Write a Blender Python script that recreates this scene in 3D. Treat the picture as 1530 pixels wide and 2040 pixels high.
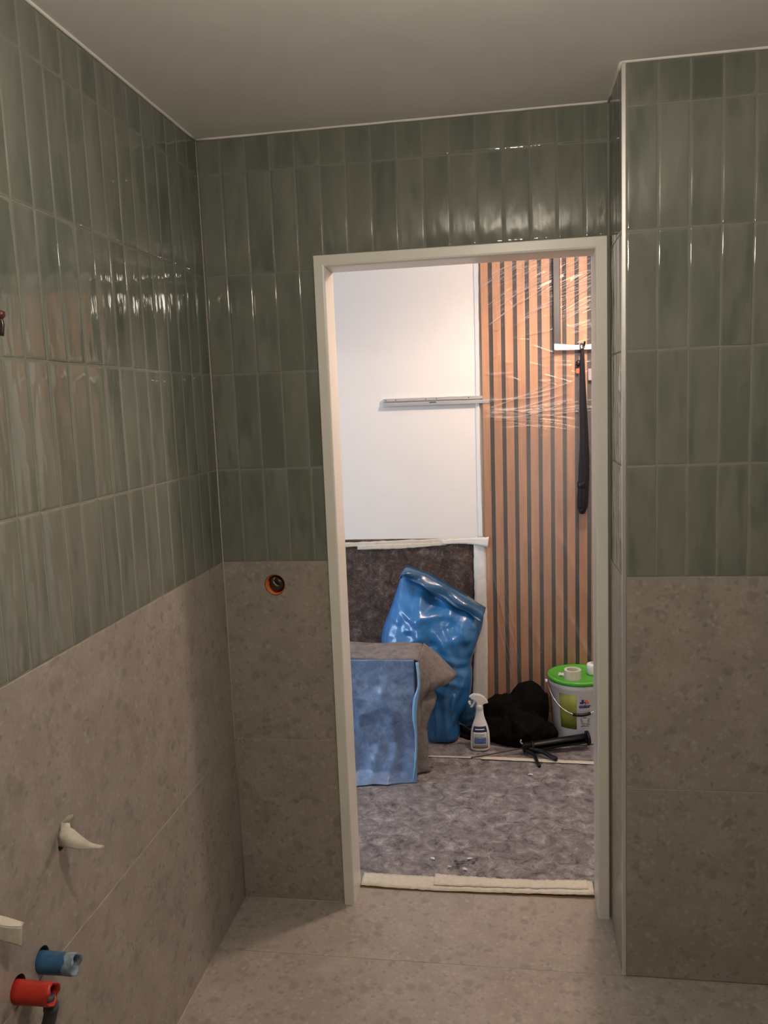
import bpy, bmesh, math, random
import numpy as np
from mathutils import Vector, Matrix

for o in list(bpy.data.objects):
    bpy.data.objects.remove(o, do_unlink=True)
SC = bpy.context.scene
COL = SC.collection
rnd = random.Random(7)

# ------------------------------------------------------------------ camera
F_PX = 1617.5
CAM = Vector((0.9481, -2.5447, 1.6961))
YAW, PITCH, ROLL = -0.1557, -0.1307, -0.0396
def cam_axes():
    cy, sy, cp, sp = math.cos(YAW), math.sin(YAW), math.cos(PITCH), math.sin(PITCH)
    f = Vector((sy*cp, cy*cp, sp)); r = Vector((cy, -sy, 0)); u = r.cross(f)
    c, s = math.cos(ROLL), math.sin(ROLL)
    return c*r + s*u, -s*r + c*u, f
AX_R, AX_U, AX_F = cam_axes()
cam_data = bpy.data.cameras.new('camera')
cam_data.sensor_fit = 'VERTICAL'; cam_data.sensor_height = 24.0
cam_data.lens = F_PX/2040*24.0; cam_data.clip_start = 0.02; cam_data.clip_end = 60
cam = bpy.data.objects.new('camera', cam_data); COL.objects.link(cam)
m3 = Matrix((AX_R, AX_U, -AX_F)).transposed()
cam.matrix_world = Matrix.Translation(CAM) @ m3.to_4x4()
SC.camera = cam

# survey helper: where the line of sight through a photo pixel meets a plane of the room
def sight(px, py):
    return AX_R*((px-765)/F_PX) + AX_U*(-(py-1020)/F_PX) + AX_F
def at_y(px, py, Y): d = sight(px, py); return CAM + d*((Y-CAM.y)/d.y)
def at_x(px, py, X): d = sight(px, py); return CAM + d*((X-CAM.x)/d.x)
def at_z(px, py, Z): d = sight(px, py); return CAM + d*((Z-CAM.z)/d.z)

# ------------------------------------------------------------------ world, light, exposure
w = bpy.data.worlds.new('World'); SC.world = w; w.use_nodes = True
w.node_tree.nodes['Background'].inputs[0].default_value = (0.55, 0.72, 1.0, 1)
w.node_tree.nodes['Background'].inputs[1].default_value = 1.0

def light(kind, name, loc, col, power, **kw):
    d = bpy.data.lights.new(name, kind); d.color = col; d.energy = power
    for k, v in kw.items(): setattr(d, k, v)
    o = bpy.data.objects.new(name, d); o.location = loc; COL.objects.link(o); return o
# bathroom ceiling bulb (behind and above the camera's view), hall ceiling bulb, daylight in the window of the adjoining room
light('POINT', 'bathroom_bulb', (1.00, -1.63, 2.29), (1.0, 0.87, 0.72), 30, shadow_soft_size=0.05)
light('SPOT', 'hall_downlight', (1.30, 0.77, 2.38), (1.0, 0.75, 0.60), 34, shadow_soft_size=0.07, spot_size=math.radians(172), spot_blend=0.45)
light('POINT', 'hall_bulb', (1.30, 0.77, 2.38), (1.0, 0.75, 0.61), 28, shadow_soft_size=0.07)
wl = light('AREA', 'window_daylight', (-2.78, -0.55, 1.40), (0.66, 0.82, 1.0), 72, shape='RECTANGLE', size=1.15, size_y=1.9)
wl.rotation_euler = (0, math.radians(-90), 0)

vs = SC.view_settings
vs.view_transform = 'Standard'; vs.look = 'None'; vs.exposure = 0.0; vs.gamma = 1.0; vs.use_curve_mapping = False

# ------------------------------------------------------------------ material helpers
class NT:
    def __init__(s, name):
        s.m = bpy.data.materials.new(name); s.m.use_nodes = True
        s.t = s.m.node_tree; s.b = s.t.nodes['Principled BSDF']; s.out = s.t.nodes['Material Output']
    def n(s, typ, **kw):
        x = s.t.nodes.new(typ)
        for k, v in kw.items():
            if k.startswith('_'): x.inputs[k[1:].replace('_', ' ')].default_value = v
            else: setattr(x, k, v)
        return x
    def l(s, a, b): s.t.links.new(a, b)
    def p(s, **kw):
        for k, v in kw.items(): s.b.inputs[k.replace('_', ' ')].default_value = v
        return s
    def coords(s, kind='Object', random=False, scale=(1, 1, 1)):
        tc = s.n('ShaderNodeTexCoord'); v = tc.outputs[kind]
        mp = s.n('ShaderNodeMapping'); mp.inputs['Scale'].default_value = scale; s.l(v, mp.inputs[0])
        if random:
            oi = s.n('ShaderNodeObjectInfo'); mu = s.n('ShaderNodeMath', operation='MULTIPLY'); mu.inputs[1].default_value = 37.0
            s.l(oi.outputs['Random'], mu.inputs[0]); s.l(mu.outputs[0], mp.inputs['Location'])
            s.rand = oi.outputs['Random']
        return mp.outputs[0]
    def noise(s, vec, scale, detail=3, rough=.5, dist=0):
        x = s.n('ShaderNodeTexNoise'); x.inputs['Scale'].default_value = scale; x.inputs['Detail'].default_value = detail
        x.inputs['Roughness'].default_value = rough; x.inputs['Distortion'].default_value = dist; s.l(vec, x.inputs['Vector']); return x.outputs['Fac']
    def voronoi(s, vec, scale, out='Color', feature='F1'):
        x = s.n('ShaderNodeTexVoronoi', feature=feature); x.inputs['Scale'].default_value = scale; s.l(vec, x.inputs['Vector']); return x.outputs[out]
    def ramp(s, fac, stops, interp='LINEAR'):
        x = s.n('ShaderNodeValToRGB'); e = x.color_ramp.elements; x.color_ramp.interpolation = interp
        while len(e) < len(stops): e.new(0.5)
        for el, (p_, c) in zip(e, stops):
            el.position = p_; el.color = (*c, 1) if len(c) == 3 else c
        s.l(fac, x.inputs[0]); return x.outputs[0]
    def mix(s, fac, a, b, typ='MIX'):
        x = s.n('ShaderNodeMix', data_type='RGBA', blend_type=typ)
        for sock, val in ((x.inputs[0], fac), (x.inputs[6], a), (x.inputs[7], b)):
            if hasattr(val, 'node'): s.l(val, sock)
            elif isinstance(val, (int, float)): sock.default_value = val
            else: sock.default_value = (*val, 1)
        return x.outputs[2]
    def bump(s, h, strength=.3, dist=.01):
        x = s.n('ShaderNodeBump'); x.inputs['Strength'].default_value = strength; x.inputs['Distance'].default_value = dist
        s.l(h, x.inputs['Height']); s.l(x.outputs[0], s.b.inputs['Normal'])
    def color(s, c): s.l(c, s.b.inputs['Base Color'])

def plain(name, col, rough=.5, metal=0, var=.08, scale=30, bump=0, spec=.5, coat=0, aniso=None):
    t = NT(name); v = t.coords(scale=aniso or (1, 1, 1))
    nz = t.noise(v, scale, 4)
    t.color(t.ramp(nz, [(.3, [c*(1-var) for c in col]), (.7, [min(1, c*(1+var)) for c in col])]))
    t.p(Roughness=rough, Metallic=metal); t.b.inputs['Specular IOR Level'].default_value = spec; t.b.inputs['Coat Weight'].default_value = coat
    if bump: t.bump(nz, bump, .005)
    return t.m

def make_tile():
    t = NT('sage_glazed_tile'); v = t.coords(random=True, scale=(1, 1, .28))
    base = t.ramp(t.rand, [(0, (.118, .134, .108)), (.2, (.160, .174, .144)), (.55, (.146, .164, .136)), (.8, (.184, .195, .163)), (1, (.132, .152, .130))])
    cloud = t.noise(v, 12, 3, .55)
    c = t.mix(t.ramp(cloud, [(.38, (0, 0, 0)), (.72, (1, 1, 1))]), base, (.212, .222, .190))
    dk = t.noise(v, 22, 2)
    c = t.mix(t.ramp(dk, [(.52, (0, 0, 0)), (.74, (.6, .6, .6))]), c, (.092, .112, .090))
    at = t.n('ShaderNodeAttribute'); at.attribute_name = 'rim'      # the glaze runs thin and pale over the edges
    c = t.mix(at.outputs['Fac'], c, (.215, .225, .192))
    t.color(c); t.p(Roughness=.055); t.b.inputs['IOR'].default_value = 1.5
    h = t.mix(.22, t.noise(v, 9, 2), t.noise(v, 42, 1))
    t.bump(h, .42, .012)
    return t.m
M_TILE = make_tile()

def make_stone(name, k=1.0, rough=.23):
    t = NT(name); v = t.coords('Object', random=True)
    def c(*a): return [x*k for x in a]
    d = t.noise(v, 9, 4, .6)
    base = t.ramp(d, [(.3, c(.300, .268, .240)), (.5, c(.338, .304, .272)), (.72, c(.378, .343, .310))])
    wv = t.n('ShaderNodeMix', data_type='VECTOR'); wv.inputs[0].default_value = .04; t.l(v, wv.inputs[4])
    nz = t.n('ShaderNodeTexNoise'); nz.inputs['Scale'].default_value = 18; t.l(v, nz.inputs['Vector']); t.l(nz.outputs['Color'], wv.inputs[5])
    vv = wv.outputs[1]
    def cells(scale, lo, hi, col, amt, base):
        vc = t.voronoi(vv, scale); sep = t.n('ShaderNodeSeparateColor'); t.l(vc, sep.inputs[0])
        f = t.ramp(sep.outputs[0], [(lo, (0, 0, 0)), (hi, (amt,)*3)])
        edge = t.voronoi(vv, scale, 'Distance')
        f2 = t.ramp(edge, [(.30, (1, 1, 1)), (.62, (0, 0, 0))])
        return t.mix(t.mix(1.0, f, f2, 'MULTIPLY'), base, col)
    col = cells(30, .72, .86, c(.222, .196, .174), .6, base)
    col = cells(60, .70, .82, c(.420, .385, .345), .6, col)
    col = cells(72, .84, .92, c(.190, .168, .150), .55, col)
    col = cells(17, .66, .84, c(.392, .355, .320), .42, col)
    fine = t.noise(v, 130, 3)
    col = t.mix(t.ramp(fine, [(.42, (0, 0, 0)), (.75, (.45, .45, .45))]), col, c(.245, .215, .188))
    t.color(col); t.p(Roughness=rough); t.bump(fine, .06, .003)
    return t.m
M_STONE = make_stone('ceppo_stone_wall')
M_STONE_F = make_stone('ceppo_stone_floor', 1.08, .36)
M_GROUT = plain('pale_green_grout', (.205, .210, .182), .8)
M_GROUT_S = plain('stone_joint_filler', (.46, .41, .36), .8)
M_CEIL = plain('matt_ceiling_paint', (.86, .85, .83), .9, var=.02, scale=6)
M_BEAD = plain('white_acrylic_bead', (.84, .82, .77), .55, var=.04)
M_FRAME = plain('white_lacquered_frame', (.76, .75, .69), .35, var=.03, scale=5)
M_TRIM = plain('satin_corner_profile', (.82, .81, .79), .34, .75, var=.02)
M_WHITE = plain('white_wall_paint', (.76, .745, .725), .85, var=.015, scale=4)
M_TAPE = plain('cream_masking_tape', (.60, .56, .47), .7, var=.08, scale=60, bump=.15)
M_TAPEW = plain('pale_translucent_tape', (.72, .70, .67), .55, var=.06, scale=40)

def make_fleece(name, cols, rough=.85, coat=0, sc=1.0, spk=.6):
    t = NT(name); v = t.coords('Object', scale=(1, 1, 1))
    big = t.noise(v, 6*sc, 5, .65); mid = t.noise(v, 17*sc, 8, .80, .5)
    c = t.ramp(mid, [(.36, cols[0]), (.45, cols[1]), (.54, cols[2]), (.64, cols[3])])
    c = t.mix(t.ramp(big, [(.40, (0, 0, 0)), (.70, (.65, .65, .65))]), c, cols[4])
    thr = t.noise(v, 70*sc, 3, .6, 2.5)
    c = t.mix(t.ramp(thr, [(.64, (0, 0, 0)), (.74, (spk,)*3)]), c, cols[5])
    thr2 = t.noise(v, 52*sc, 3, .6, 3.0)
    c = t.mix(t.ramp(thr2, [(.62, (0, 0, 0)), (.72, (spk,)*3)]), c, cols[0])
    t.color(c); t.p(Roughness=rough); t.b.inputs['Coat Weight'].default_value = coat; t.b.inputs['Coat Roughness'].default_value = .22
    t.bump(mid, .5, .006); return t.m
M_FLEECE = make_fleece('grey_floor_fleece', [(.038, .032, .036), (.150, .133, .138), (.25, .227, .228), (.42, .39, .38), (.17, .147, .150), (.66, .62, .59)])
M_FLEECE_W = make_fleece('brown_wall_fleece', [(.010, .006, .005), (.045, .030, .024), (.085, .060, .050), (.19, .155, .14), (.050, .022, .016), (.50, .44, .40)], coat=.3, spk=.85)
M_FLEECE_D = make_fleece('drape_fleece', [(.10, .088, .085), (.16, .142, .138), (.20, .18, .175), (.26, .235, .23), (.17, .15, .148), (.33, .30, .29)], sc=1.2, spk=.3)
M_FILMBLUE = make_fleece('blue_film_on_fleece', [(.080, .115, .19), (.125, .19, .32), (.165, .25, .42), (.23, .34, .52), (.12, .21, .40), (.36, .48, .66)], rough=.35, coat=.8, spk=.35)

M_FILMEDGE = plain('light_blue_film_edge', (.22, .44, .72), .25, var=.15, coat=.5)

def make_wood(name):
    t = NT(name); v = t.coords('Object', random=True, scale=(14, 14, .9))
    n = t.noise(v, 3.2, 6, .6, .8)
    t.color(t.ramp(n, [(.25, (.39, .175, .075)), (.5, (.52, .250, .112)), (.75, (.60, .320, .158))]))
    t.p(Roughness=.5); t.bump(n, .1, .003); return t.m
M_WOOD = make_wood('oiled_slat_wood')
M_FELT = plain('black_acoustic_felt', (.020, .019, .022), .95, var=.3, scale=200)
M_BASEW = plain('pale_wood_board', (.42, .29, .19), .5, var=.15, scale=9, aniso=(1, 10, 10))
M_DKBAR = plain('anthracite_metal', (.055, .053, .056), .45)
M_ALU = plain('brushed_aluminium', (.66, .66, .68), .32, .85, var=.06, scale=40, aniso=(.1, 1, 1))
M_ALUD = plain('shaded_slide_channel', (.24, .24, .26), .4, .7)
M_BLACK = plain('black_plastic', (.007, .007, .008), .38, spec=.3)
M_BLACKCLOTH = plain('black_cloth', (.0060, .0050, .0040), .95, var=.4, scale=25, bump=.3, spec=.08)
M_UMB = plain('black_umbrella_nylon', (.007, .007, .011), .6, var=.2, spec=.3)
M_WPLAST = plain('white_plastic', (.80, .80, .80), .35, var=.02)
M_BUCKET = plain('white_bucket_plastic', (.82, .84, .88), .35, var=.02)
M_GREEN = plain('green_lid_plastic', (.085, .42, .045), .35, var=.06)
M_OLIVE = plain('olive_label_print', (.26, .29, .05), .5, var=.18, scale=18)
M_NAVY = plain('navy_print', (.02, .03, .13), .5)
M_TEXT = plain('black_print', (.02, .02, .025), .5)
M_ORANGE = plain('orange_print', (.72, .16, .05), .5)
M_PAPER = plain('white_paper', (.75, .75, .76), .7, var=.04)
M_TAG = plain('lilac_paper', (.40, .36, .40), .7)
M_SKYPR = plain('blue_picture_print', (.10, .19, .42), .5, var=.4, scale=60)
M_BROWNPR = plain('brown_print_border', (.30, .14, .06), .5)
M_STEEL = plain('steel_wire', (.55, .55, .55), .3, .9)
M_RED = plain('red_pipe_plastic', (.45, .028, .016), .4, var=.15)
M_BLUEP = plain('blue_pipe_plastic', (.03, .115, .24), .45, var=.25, scale=60)
M_TORN = plain('plaster_smeared_rim', (.20, .27, .33), .8, var=.3, scale=80)
M_HOLE = plain('dark_drill_hole', (.03, .026, .022), .95)
M_SOCKET = plain('orange_box_plastic', (.62, .17, .04), .45)
M_CABLE = plain('dark_brown_cable', (.035, .018, .015), .35, coat=.4)
M_HOSE = plain('dark_grey_hose', (.06, .07, .08), .5, var=.3)
M_MAROON = plain('maroon_cable_cap', (.10, .022, .022), .4)

def make_bag(name, col):
    t = NT(name); v = t.coords('Object', scale=(1, 1, .7))
    n = t.noise(v, 8, 5, .6, 1.2)
    t.color(t.ramp(n, [(.3, [c*.75 for c in col]), (.7, [min(1, c*1.15) for c in col])]))
    t.p(Roughness=.26); t.b.inputs['Coat Weight'].default_value = .3; t.bump(n, .16, .02); return t.m
M_BAG = make_bag('blue_bag_plastic', (.030, .165, .42))
M_BAG2 = make_bag('dark_blue_bag_cuff', (.022, .095, .21))

def make_film():
    t = NT('clear_masking_film')
    tr = t.n('ShaderNodeBsdfTransparent'); gl = t.n('ShaderNodeBsdfGlossy'); gl.inputs['Roughness'].default_value = .20
    df = t.n('ShaderNodeBsdfTranslucent'); df2 = t.n('ShaderNodeBsdfDiffuse')
    for d in (df, df2): d.inputs['Color'].default_value = (.9, .9, .92, 1)
    ad = t.n('ShaderNodeMixShader'); ad.inputs[0].default_value = .7; t.l(df.outputs[0], ad.inputs[1]); t.l(df2.outputs[0], ad.inputs[2])
    fr = t.n('ShaderNodeFresnel'); fr.inputs['IOR'].default_value = 1.45
    hf_ = t.n('ShaderNodeMath', operation='MULTIPLY'); hf_.inputs[1].default_value = .5; t.l(fr.outputs[0], hf_.inputs[0])
    m1 = t.n('ShaderNodeMixShader'); t.l(hf_.outputs[0], m1.inputs[0]); t.l(tr.outputs[0], m1.inputs[1]); t.l(gl.outputs[0], m1.inputs[2])
    at = t.n('ShaderNodeAttribute'); at.attribute_name = 'fold'
    mr = t.n('ShaderNodeMapRange'); mr.inputs['To Min'].default_value = .07; mr.inputs['To Max'].default_value = .55
    t.l(at.outputs['Fac'], mr.inputs['Value'])
    m2 = t.n('ShaderNodeMixShader'); t.l(mr.outputs[0], m2.inputs[0]); t.l(m1.outputs[0], m2.inputs[1]); t.l(ad.outputs[0], m2.inputs[2])
    t.l(m2.outputs[0], t.out.inputs['Surface']); return t.m
M_FILM = make_film()

# ------------------------------------------------------------------ geometry helpers
def mesh_obj(name, verts, faces, mat, parent=None, smooth=False):
    me = bpy.data.meshes.new(name); me.from_pydata([tuple(v) for v in verts], [], faces); me.update()
    if mat: me.materials.append(mat)
    if smooth: me.polygons.foreach_set('use_smooth', [True]*len(me.polygons))
    return link(name, me, parent)
def link(name, me, parent=None):
    o = bpy.data.objects.new(name, me); COL.objects.link(o)
    if parent: o.parent = parent
    return o
def bm_obj(name, bm, mat, parent=None, smooth=False, recalc=True):
    if recalc: bmesh.ops.recalc_face_normals(bm, faces=bm.faces)
    me = bpy.data.meshes.new(name); bm.to_mesh(me); bm.free(); me.materials.append(mat)
    if smooth: me.polygons.foreach_set('use_smooth', [True]*len(me.polygons))
    return link(name, me, parent)
def add_box(bm, lo, hi, bev=0, seg=1, mtx=None):
    r = bmesh.ops.create_cube(bm, size=1); vs_ = r['verts']
    for v in vs_: v.co = Vector([lo[i] + (v.co[i]+.5)*(hi[i]-lo[i]) for i in range(3)])
    if bev:
        es = list({e for v in vs_ for e in v.link_edges})
        r2 = bmesh.ops.bevel(bm, geom=es, offset=bev, segments=seg, affect='EDGES', profile=.5)
        vs_ = list({v for f in r2['faces'] for v in f.verts} | {v for v in vs_ if v.is_valid})
    if mtx:
        bmesh.ops.transform(bm, matrix=mtx, verts=[v for v in vs_ if v.is_valid])
    return vs_
def box(name, lo, hi, mat, parent=None, bev=0, seg=1):
    bm = bmesh.new(); add_box(bm, lo, hi, bev, seg); return bm_obj(name, bm, mat, parent)
def boxes(name, lst, mat, parent=None, bev=0):
    bm = bmesh.new()
    for lo, hi in lst: add_box(bm, lo, hi, bev)
    return bm_obj(name, bm, mat, parent)
def rings_mesh(name, rings, mat, parent=None, cap0=True, cap1=True, smooth=True, closed=True):
    n = len(rings[0]); V = [p for r in rings for p in r]; F = []
    m = n if closed else n-1
    for i in range(len(rings)-1):
        for j in range(m):
            F.append((i*n+j, i*n+(j+1) % n, (i+1)*n+(j+1) % n, (i+1)*n+j))
    if cap0: F.append(tuple(range(n))[::-1])
    if cap1: F.append(tuple(range((len(rings)-1)*n, len(rings)*n)))
    bm = bmesh.new(); bv = [bm.verts.new(p) for p in V]
    for f in F:
        try: bm.faces.new([bv[i] for i in f])
        except ValueError: pass
    return bm_obj(name, bm, mat, parent, smooth)
def lathe(name, prof, mat, parent=None, n=32, center=(0, 0, 0), cap0=True, cap1=True, smooth=True, sx=1, sy=1):
    rings = [[(center[0]+r*sx*math.cos(2*math.pi*k/n), center[1]+r*sy*math.sin(2*math.pi*k/n), center[2]+z) for k in range(n)] for r, z in prof]
    return rings_mesh(name, rings, mat, parent, cap0, cap1, smooth)
def tube(name, pts, rad, mat, parent=None, n=10, closed_ends=True):
    pts = [Vector(p) for p in pts]; rings = []
    up = Vector((0, 0, 1))
    prev = None
    for i, p in enumerate(pts):
        d = (pts[min(i+1, len(pts)-1)] - pts[max(i-1, 0)]).normalized()
        if prev is None:
            a = d.orthogonal().normalized()
        else:
            a = (prev - d*prev.dot(d)).normalized()
        prev = a; b = d.cross(a)
        r = rad[i] if isinstance(rad, (list, tuple)) else rad
        rings.append([p + (a*math.cos(2*math.pi*k/n) + b*math.sin(2*math.pi*k/n))*r for k in range(n)])
    return rings_mesh(name, rings, mat, parent, closed_ends, closed_ends)
def grid_obj(name, fn, nu, nv, mat, parent=None, thick=0, smooth=True):
    V = [fn(i/(nu-1), j/(nv-1)) for j in range(nv) for i in range(nu)]
    F = [(j*nu+i, j*nu+i+1, (j+1)*nu+i+1, (j+1)*nu+i) for j in range(nv-1) for i in range(nu-1)]
    o = mesh_obj(name, V, F, mat, parent, smooth)
    if thick:
        md = o.modifiers.new('thickness', 'SOLIDIFY'); md.thickness = thick; md.offset = 0
    return o
def spline(pts, n):
    """Catmull-Rom through points, n samples."""
    P = [Vector(p) for p in pts]; P = [P[0]*2-P[1]] + P + [P[-1]*2-P[-2]]; out = []
    m = len(pts)-1
    for k in range(n):
        u = k/(n-1)*m; i = min(int(u), m-1); t = u-i
        a, b, c, d = P[i], P[i+1], P[i+2], P[i+3]
        out.append(.5*((2*b) + (c-a)*t + (2*a-5*b+4*c-d)*t*t + (3*b-a-3*c+d)*t**3))
    return out
def empty(name, loc=(0, 0, 0), rot=(0, 0, 0)):
    o = bpy.data.objects.new(name, None); o.location = loc; o.rotation_euler = rot; COL.objects.link(o); return o
def tag(o, label, cat, group=None, kind=None):
    o['label'] = label; o['category'] = cat
    if group: o['group'] = group
    if kind: o['kind'] = kind
    return o
def struct(o, label, cat): return tag(o, label, cat, kind='structure')
def cut(o, cutters):
    """Drill real holes, then drop the drill bits."""
    for c in cutters:
        md = o.modifiers.new('hole', 'BOOLEAN'); md.object = c; md.operation = 'DIFFERENCE'; md.solver = 'EXACT'
    dg = bpy.context.evaluated_depsgraph_get(); me = bpy.data.meshes.new_from_object(o.evaluated_get(dg))
    o.modifiers.clear(); o.data = me
def drill(p, axis, r, depth, n=28):
    bm = bmesh.new(); bmesh.ops.create_cone(bm, cap_ends=True, segments=n, radius1=r, radius2=r, depth=depth)
    o = bm_obj('drill', bm, M_HOLE)
    o.location = p
    if axis == 'x': o.rotation_euler = (0, math.pi/2, 0)
    if axis == 'y': o.rotation_euler = (math.pi/2, 0, 0)
    return o

# ------------------------------------------------------------------ room dimensions
H, W, PD = 2.538, 1.2496, 0.276          # ceiling height, pier face x, pier depth
S, ROW, COLW, ZJ = 1.200, 0.3073, 0.0788, 0.585
XL, XR, ZT, CAS, TD = 0.395, 1.208, 2.127, 0.036, 0.102
YB, XE, YR = -3.4, 2.5, -3.4
YW = 1.64                                 # hall's far wall
GAP = 0.0026

# ------------------------------------------------------------------ tiles
_tile_cache = {}
def tile_mesh(w_, h_, var):
    key = (round(w_, 4), round(h_, 4), var)
    if key in _tile_cache: return _tile_cache[key]
    r = random.Random(hash(key) & 0xffff)
    T = .008
    def steps(L, nmid):
        e = [0, .0009, .0030, .0075]
        e = [min(x, L*.22*(i/3)) for i, x in enumerate(e)]
        mid = [e[3] + (L-2*e[3])*k/(nmid) for k in range(1, nmid)]
        return e + mid + [L-x for x in e[::-1]]
    xs, zs = steps(w_, 3), steps(h_, 6)
    ez = [.0018, .0009, .00025, 0]
    # hand-made body: slight pillow, twist and one thicker edge
    a, b, cc = r.uniform(-.0004, .0004), r.uniform(-.0003, .0003), r.uniform(.0000, .0003)
    ph = r.uniform(0, 6)
    def dep(i, n): k = min(i, n-1-i); return ez[k] if k < 4 else 0
    V = []
    for j, z in enumerate(zs):
        for i, x in enumerate(xs):
            u, q = x/w_-.5, z/h_-.5
            d = max(dep(i, len(xs)), dep(j, len(zs)))
            wob = .0003*math.sin(ph+q*7+u*2) + a*u*2 + b*q*2 + cc*(4*u*u-.5)
            fall = 1 if d < .002 else .3
            xx = x + (.0004*math.sin(q*9+ph) if i in (0, len(xs)-1) else 0)
            V.append((xx, d + (wob+.0004)*fall, z))
    nx, nz = len(xs), len(zs); F = []
    for j in range(nz-1):
        for i in range(nx-1): F.append((j*nx+i, j*nx+i+1, (j+1)*nx+i+1, (j+1)*nx+i))
    # sides back to the wall
    rim = [i for i in range(nx)] + [j*nx+nx-1 for j in range(1, nz)] + [(nz-1)*nx+i for i in range(nx-2, -1, -1)] + [j*nx for j in range(nz-2, 0, -1)]
    b0 = len(V)
    for k in rim: V.append((V[k][0], T, V[k][2]))
    for k in range(len(rim)):
        k2 = (k+1) % len(rim); F.append((rim[k2], rim[k], b0+k, b0+k2))
    me = bpy.data.meshes.new('tile'); me.from_pydata(V, [], F); me.update(); me.materials.append(M_TILE)
    me.polygons.foreach_set('use_smooth', [True]*len(me.polygons))
    rim_ = [(.85, .62, .30, 0)[min(min(i, nx-1-i), min(j, nz-1-j), 3)] for j in range(nz) for i in range(nx)] + [.85]*len(rim)
    at = me.attributes.new('rim', 'FLOAT', 'POINT'); at.data.foreach_set('value', rim_)
    _tile_cache[key] = me; return me
def put_tile(parent, origin, rotz, u0, u1, z0, z1):
    """one tile in wall coordinates: u runs along the wall from origin in direction rotz."""
    w_, h_ = u1-u0-GAP, z1-z0-GAP
    if w_ < .012 or h_ < .012: return
    o = link('tile', tile_mesh(w_, h_, rnd.randrange(7)), parent)
    j = rnd.uniform(-.0003, .0004)
    c, s = math.cos(rotz), math.sin(rotz)
    n_out = Vector((s, -c, 0))
    o.location = Vector(origin) + Vector((c, s, 0))*(u0+GAP/2) + Vector((0, 0, z0+GAP/2)) + n_out*j
    o.rotation_euler = (rnd.gauss(0, .0014), 0, rotz + rnd.gauss(0, .0045))
def slab(parent, lo, hi, mat=M_STONE):
    return box('stone_slab', lo, hi, mat, parent, bev=.0008)

ROWS = [S + k*ROW for k in range(5)] + [H-.004]

# left wall -------------------------------------------------------
wall_left = struct(box('wall_left', (-.12, YB, 0), (-.0017, TD, H), M_GROUT),
    'left bathroom wall with sage green glazed tiles above beige stone slabs', 'wall')
ncol = int(2.9/COLW)
for i in range(ncol):
    for z0, z1 in zip(ROWS, ROWS[1:]):
        # wall runs along +y seen from inside: u = distance from far end
        put_tile(wall_left, (0, -(i+1)*COLW, 0), math.pi/2, 0, COLW, z0, z1)
left_slabs = []
for y0, y1 in ((-1.46, -.0015), (-2.66, -1.46), (YB, -2.66)):
    for z0, z1 in ((0.002, ZJ), (ZJ, S)):
        left_slabs.append(slab(wall_left, (-.0095, y0+.0009, z0+.0009), (0, y1-.0009, z1-.0009)))
filler_left = box('joint_filler', (-.0045, YB+.01, .001), (-.0012, -.001, S-.001), M_GROUT_S, wall_left)

# back wall with the door opening ---------------------------------
HX, HZ, HW = .174, 1.121, .040            # recess behind the socket hole
y0_, y1_ = .0017, TD-.004
wall_back = struct(boxes('wall_back', [((-.0034, y0_, 0), (XL-.010, y1_, HZ-HW)), ((-.0034, y0_, HZ-HW), (HX-HW, y1_, HZ+HW)), ((HX+HW, y0_, HZ-HW), (XL-.010, y1_, HZ+HW)),
    ((HX-HW, .062, HZ-HW), (HX+HW, y1_, HZ+HW)), ((-.0034, y0_, HZ+HW), (XL-.010, y1_, H)), ((XL-.010, y0_, ZT+.010), (XR+.010, y1_, H)),
    ((XR+.010, y0_, 0), (W+.004, y1_, H))], M_GROUT), 'rear bathroom wall around the doorway, green tiles over beige stone', 'wall')
XO, ZO = XL-CAS, ZT+CAS
for i in range(16):
    x0, x1 = max(0.0015, i*COLW-.0010), (i+1)*COLW-.0010
    x1 = min(x1, W-.002)
    for z0, z1 in zip(ROWS, ROWS[1:]):
        a0, a1, b0, b1 = x0, x1, z0, z1
        if b1 <= ZO:                     # beside the door only
            a1 = min(a1, XO+.002)
        elif b0 < ZO:                    # row cut by the head of the frame
            if a0 > XO-.01: b0 = ZO
        if a1-a0 > .012: put_tile(wall_back, (0, 0, 0), 0, a0, a1, b0, b1)
# the short pieces that stand left of the frame under its head line
back_slabs = [slab(wall_back, (.0015, 0, z0+.0009), (XO+.002, .0095, z1-.0009)) for z0, z1 in ((.002, ZJ), (ZJ, S))]
box('joint_filler', (.0015, .0012, ZJ-.02), (XO+.002, .0035, ZJ+.02), M_GROUT_S, wall_back)

# pier / right wall -----------------------------------------------
wall_right = struct(box('wall_right', (W+.0017, -PD+.0017, 0), (XE+.12, TD, H), M_GROUT),
    'projecting wall right of the doorway, green tiles over beige stone', 'wall')
X0 = W+.0115
for i in range(15):
    for z0, z1 in zip(ROWS, ROWS[1:]):
        put_tile(wall_right, (X0, -PD, 0), 0, i*COLW, (i+1)*COLW, z0, z1)
for i in range(4):
    for z0, z1 in zip(ROWS, ROWS[1:]):
        u0, u1 = i*COLW, min((i+1)*COLW, PD-.014)
        # return face looks towards the left wall: u runs from the back corner towards the room
        put_tile(wall_right, (W, -.0015, 0), -math.pi/2, u0, u1, z0, z1)
for z0, z1 in ((.002, ZJ), (ZJ, S)):
    slab(wall_right, (X0, -PD, z0+.0009), (X0+1.2, -PD+.0095, z1-.0009))
    slab(wall_right, (W, -PD+.011, z0+.0009), (W+.0095, -.0015, z1-.0009))
box('joint_filler', (X0, -PD+.0012, .001), (XE, -PD+.0035, S-.001), M_GROUT_S, wall_right)
# white edge profile on the pier corner
bm = bmesh.new()
add_box(bm, (W-.0005, -PD-.0008, .001), (W+.0105, -PD+.0095, H-.003), .0012, 2)
trim = struct(bm_obj('trim_1', bm, M_TRIM), 'white square edge profile on the corner of the right wall', 'trim')

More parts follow.
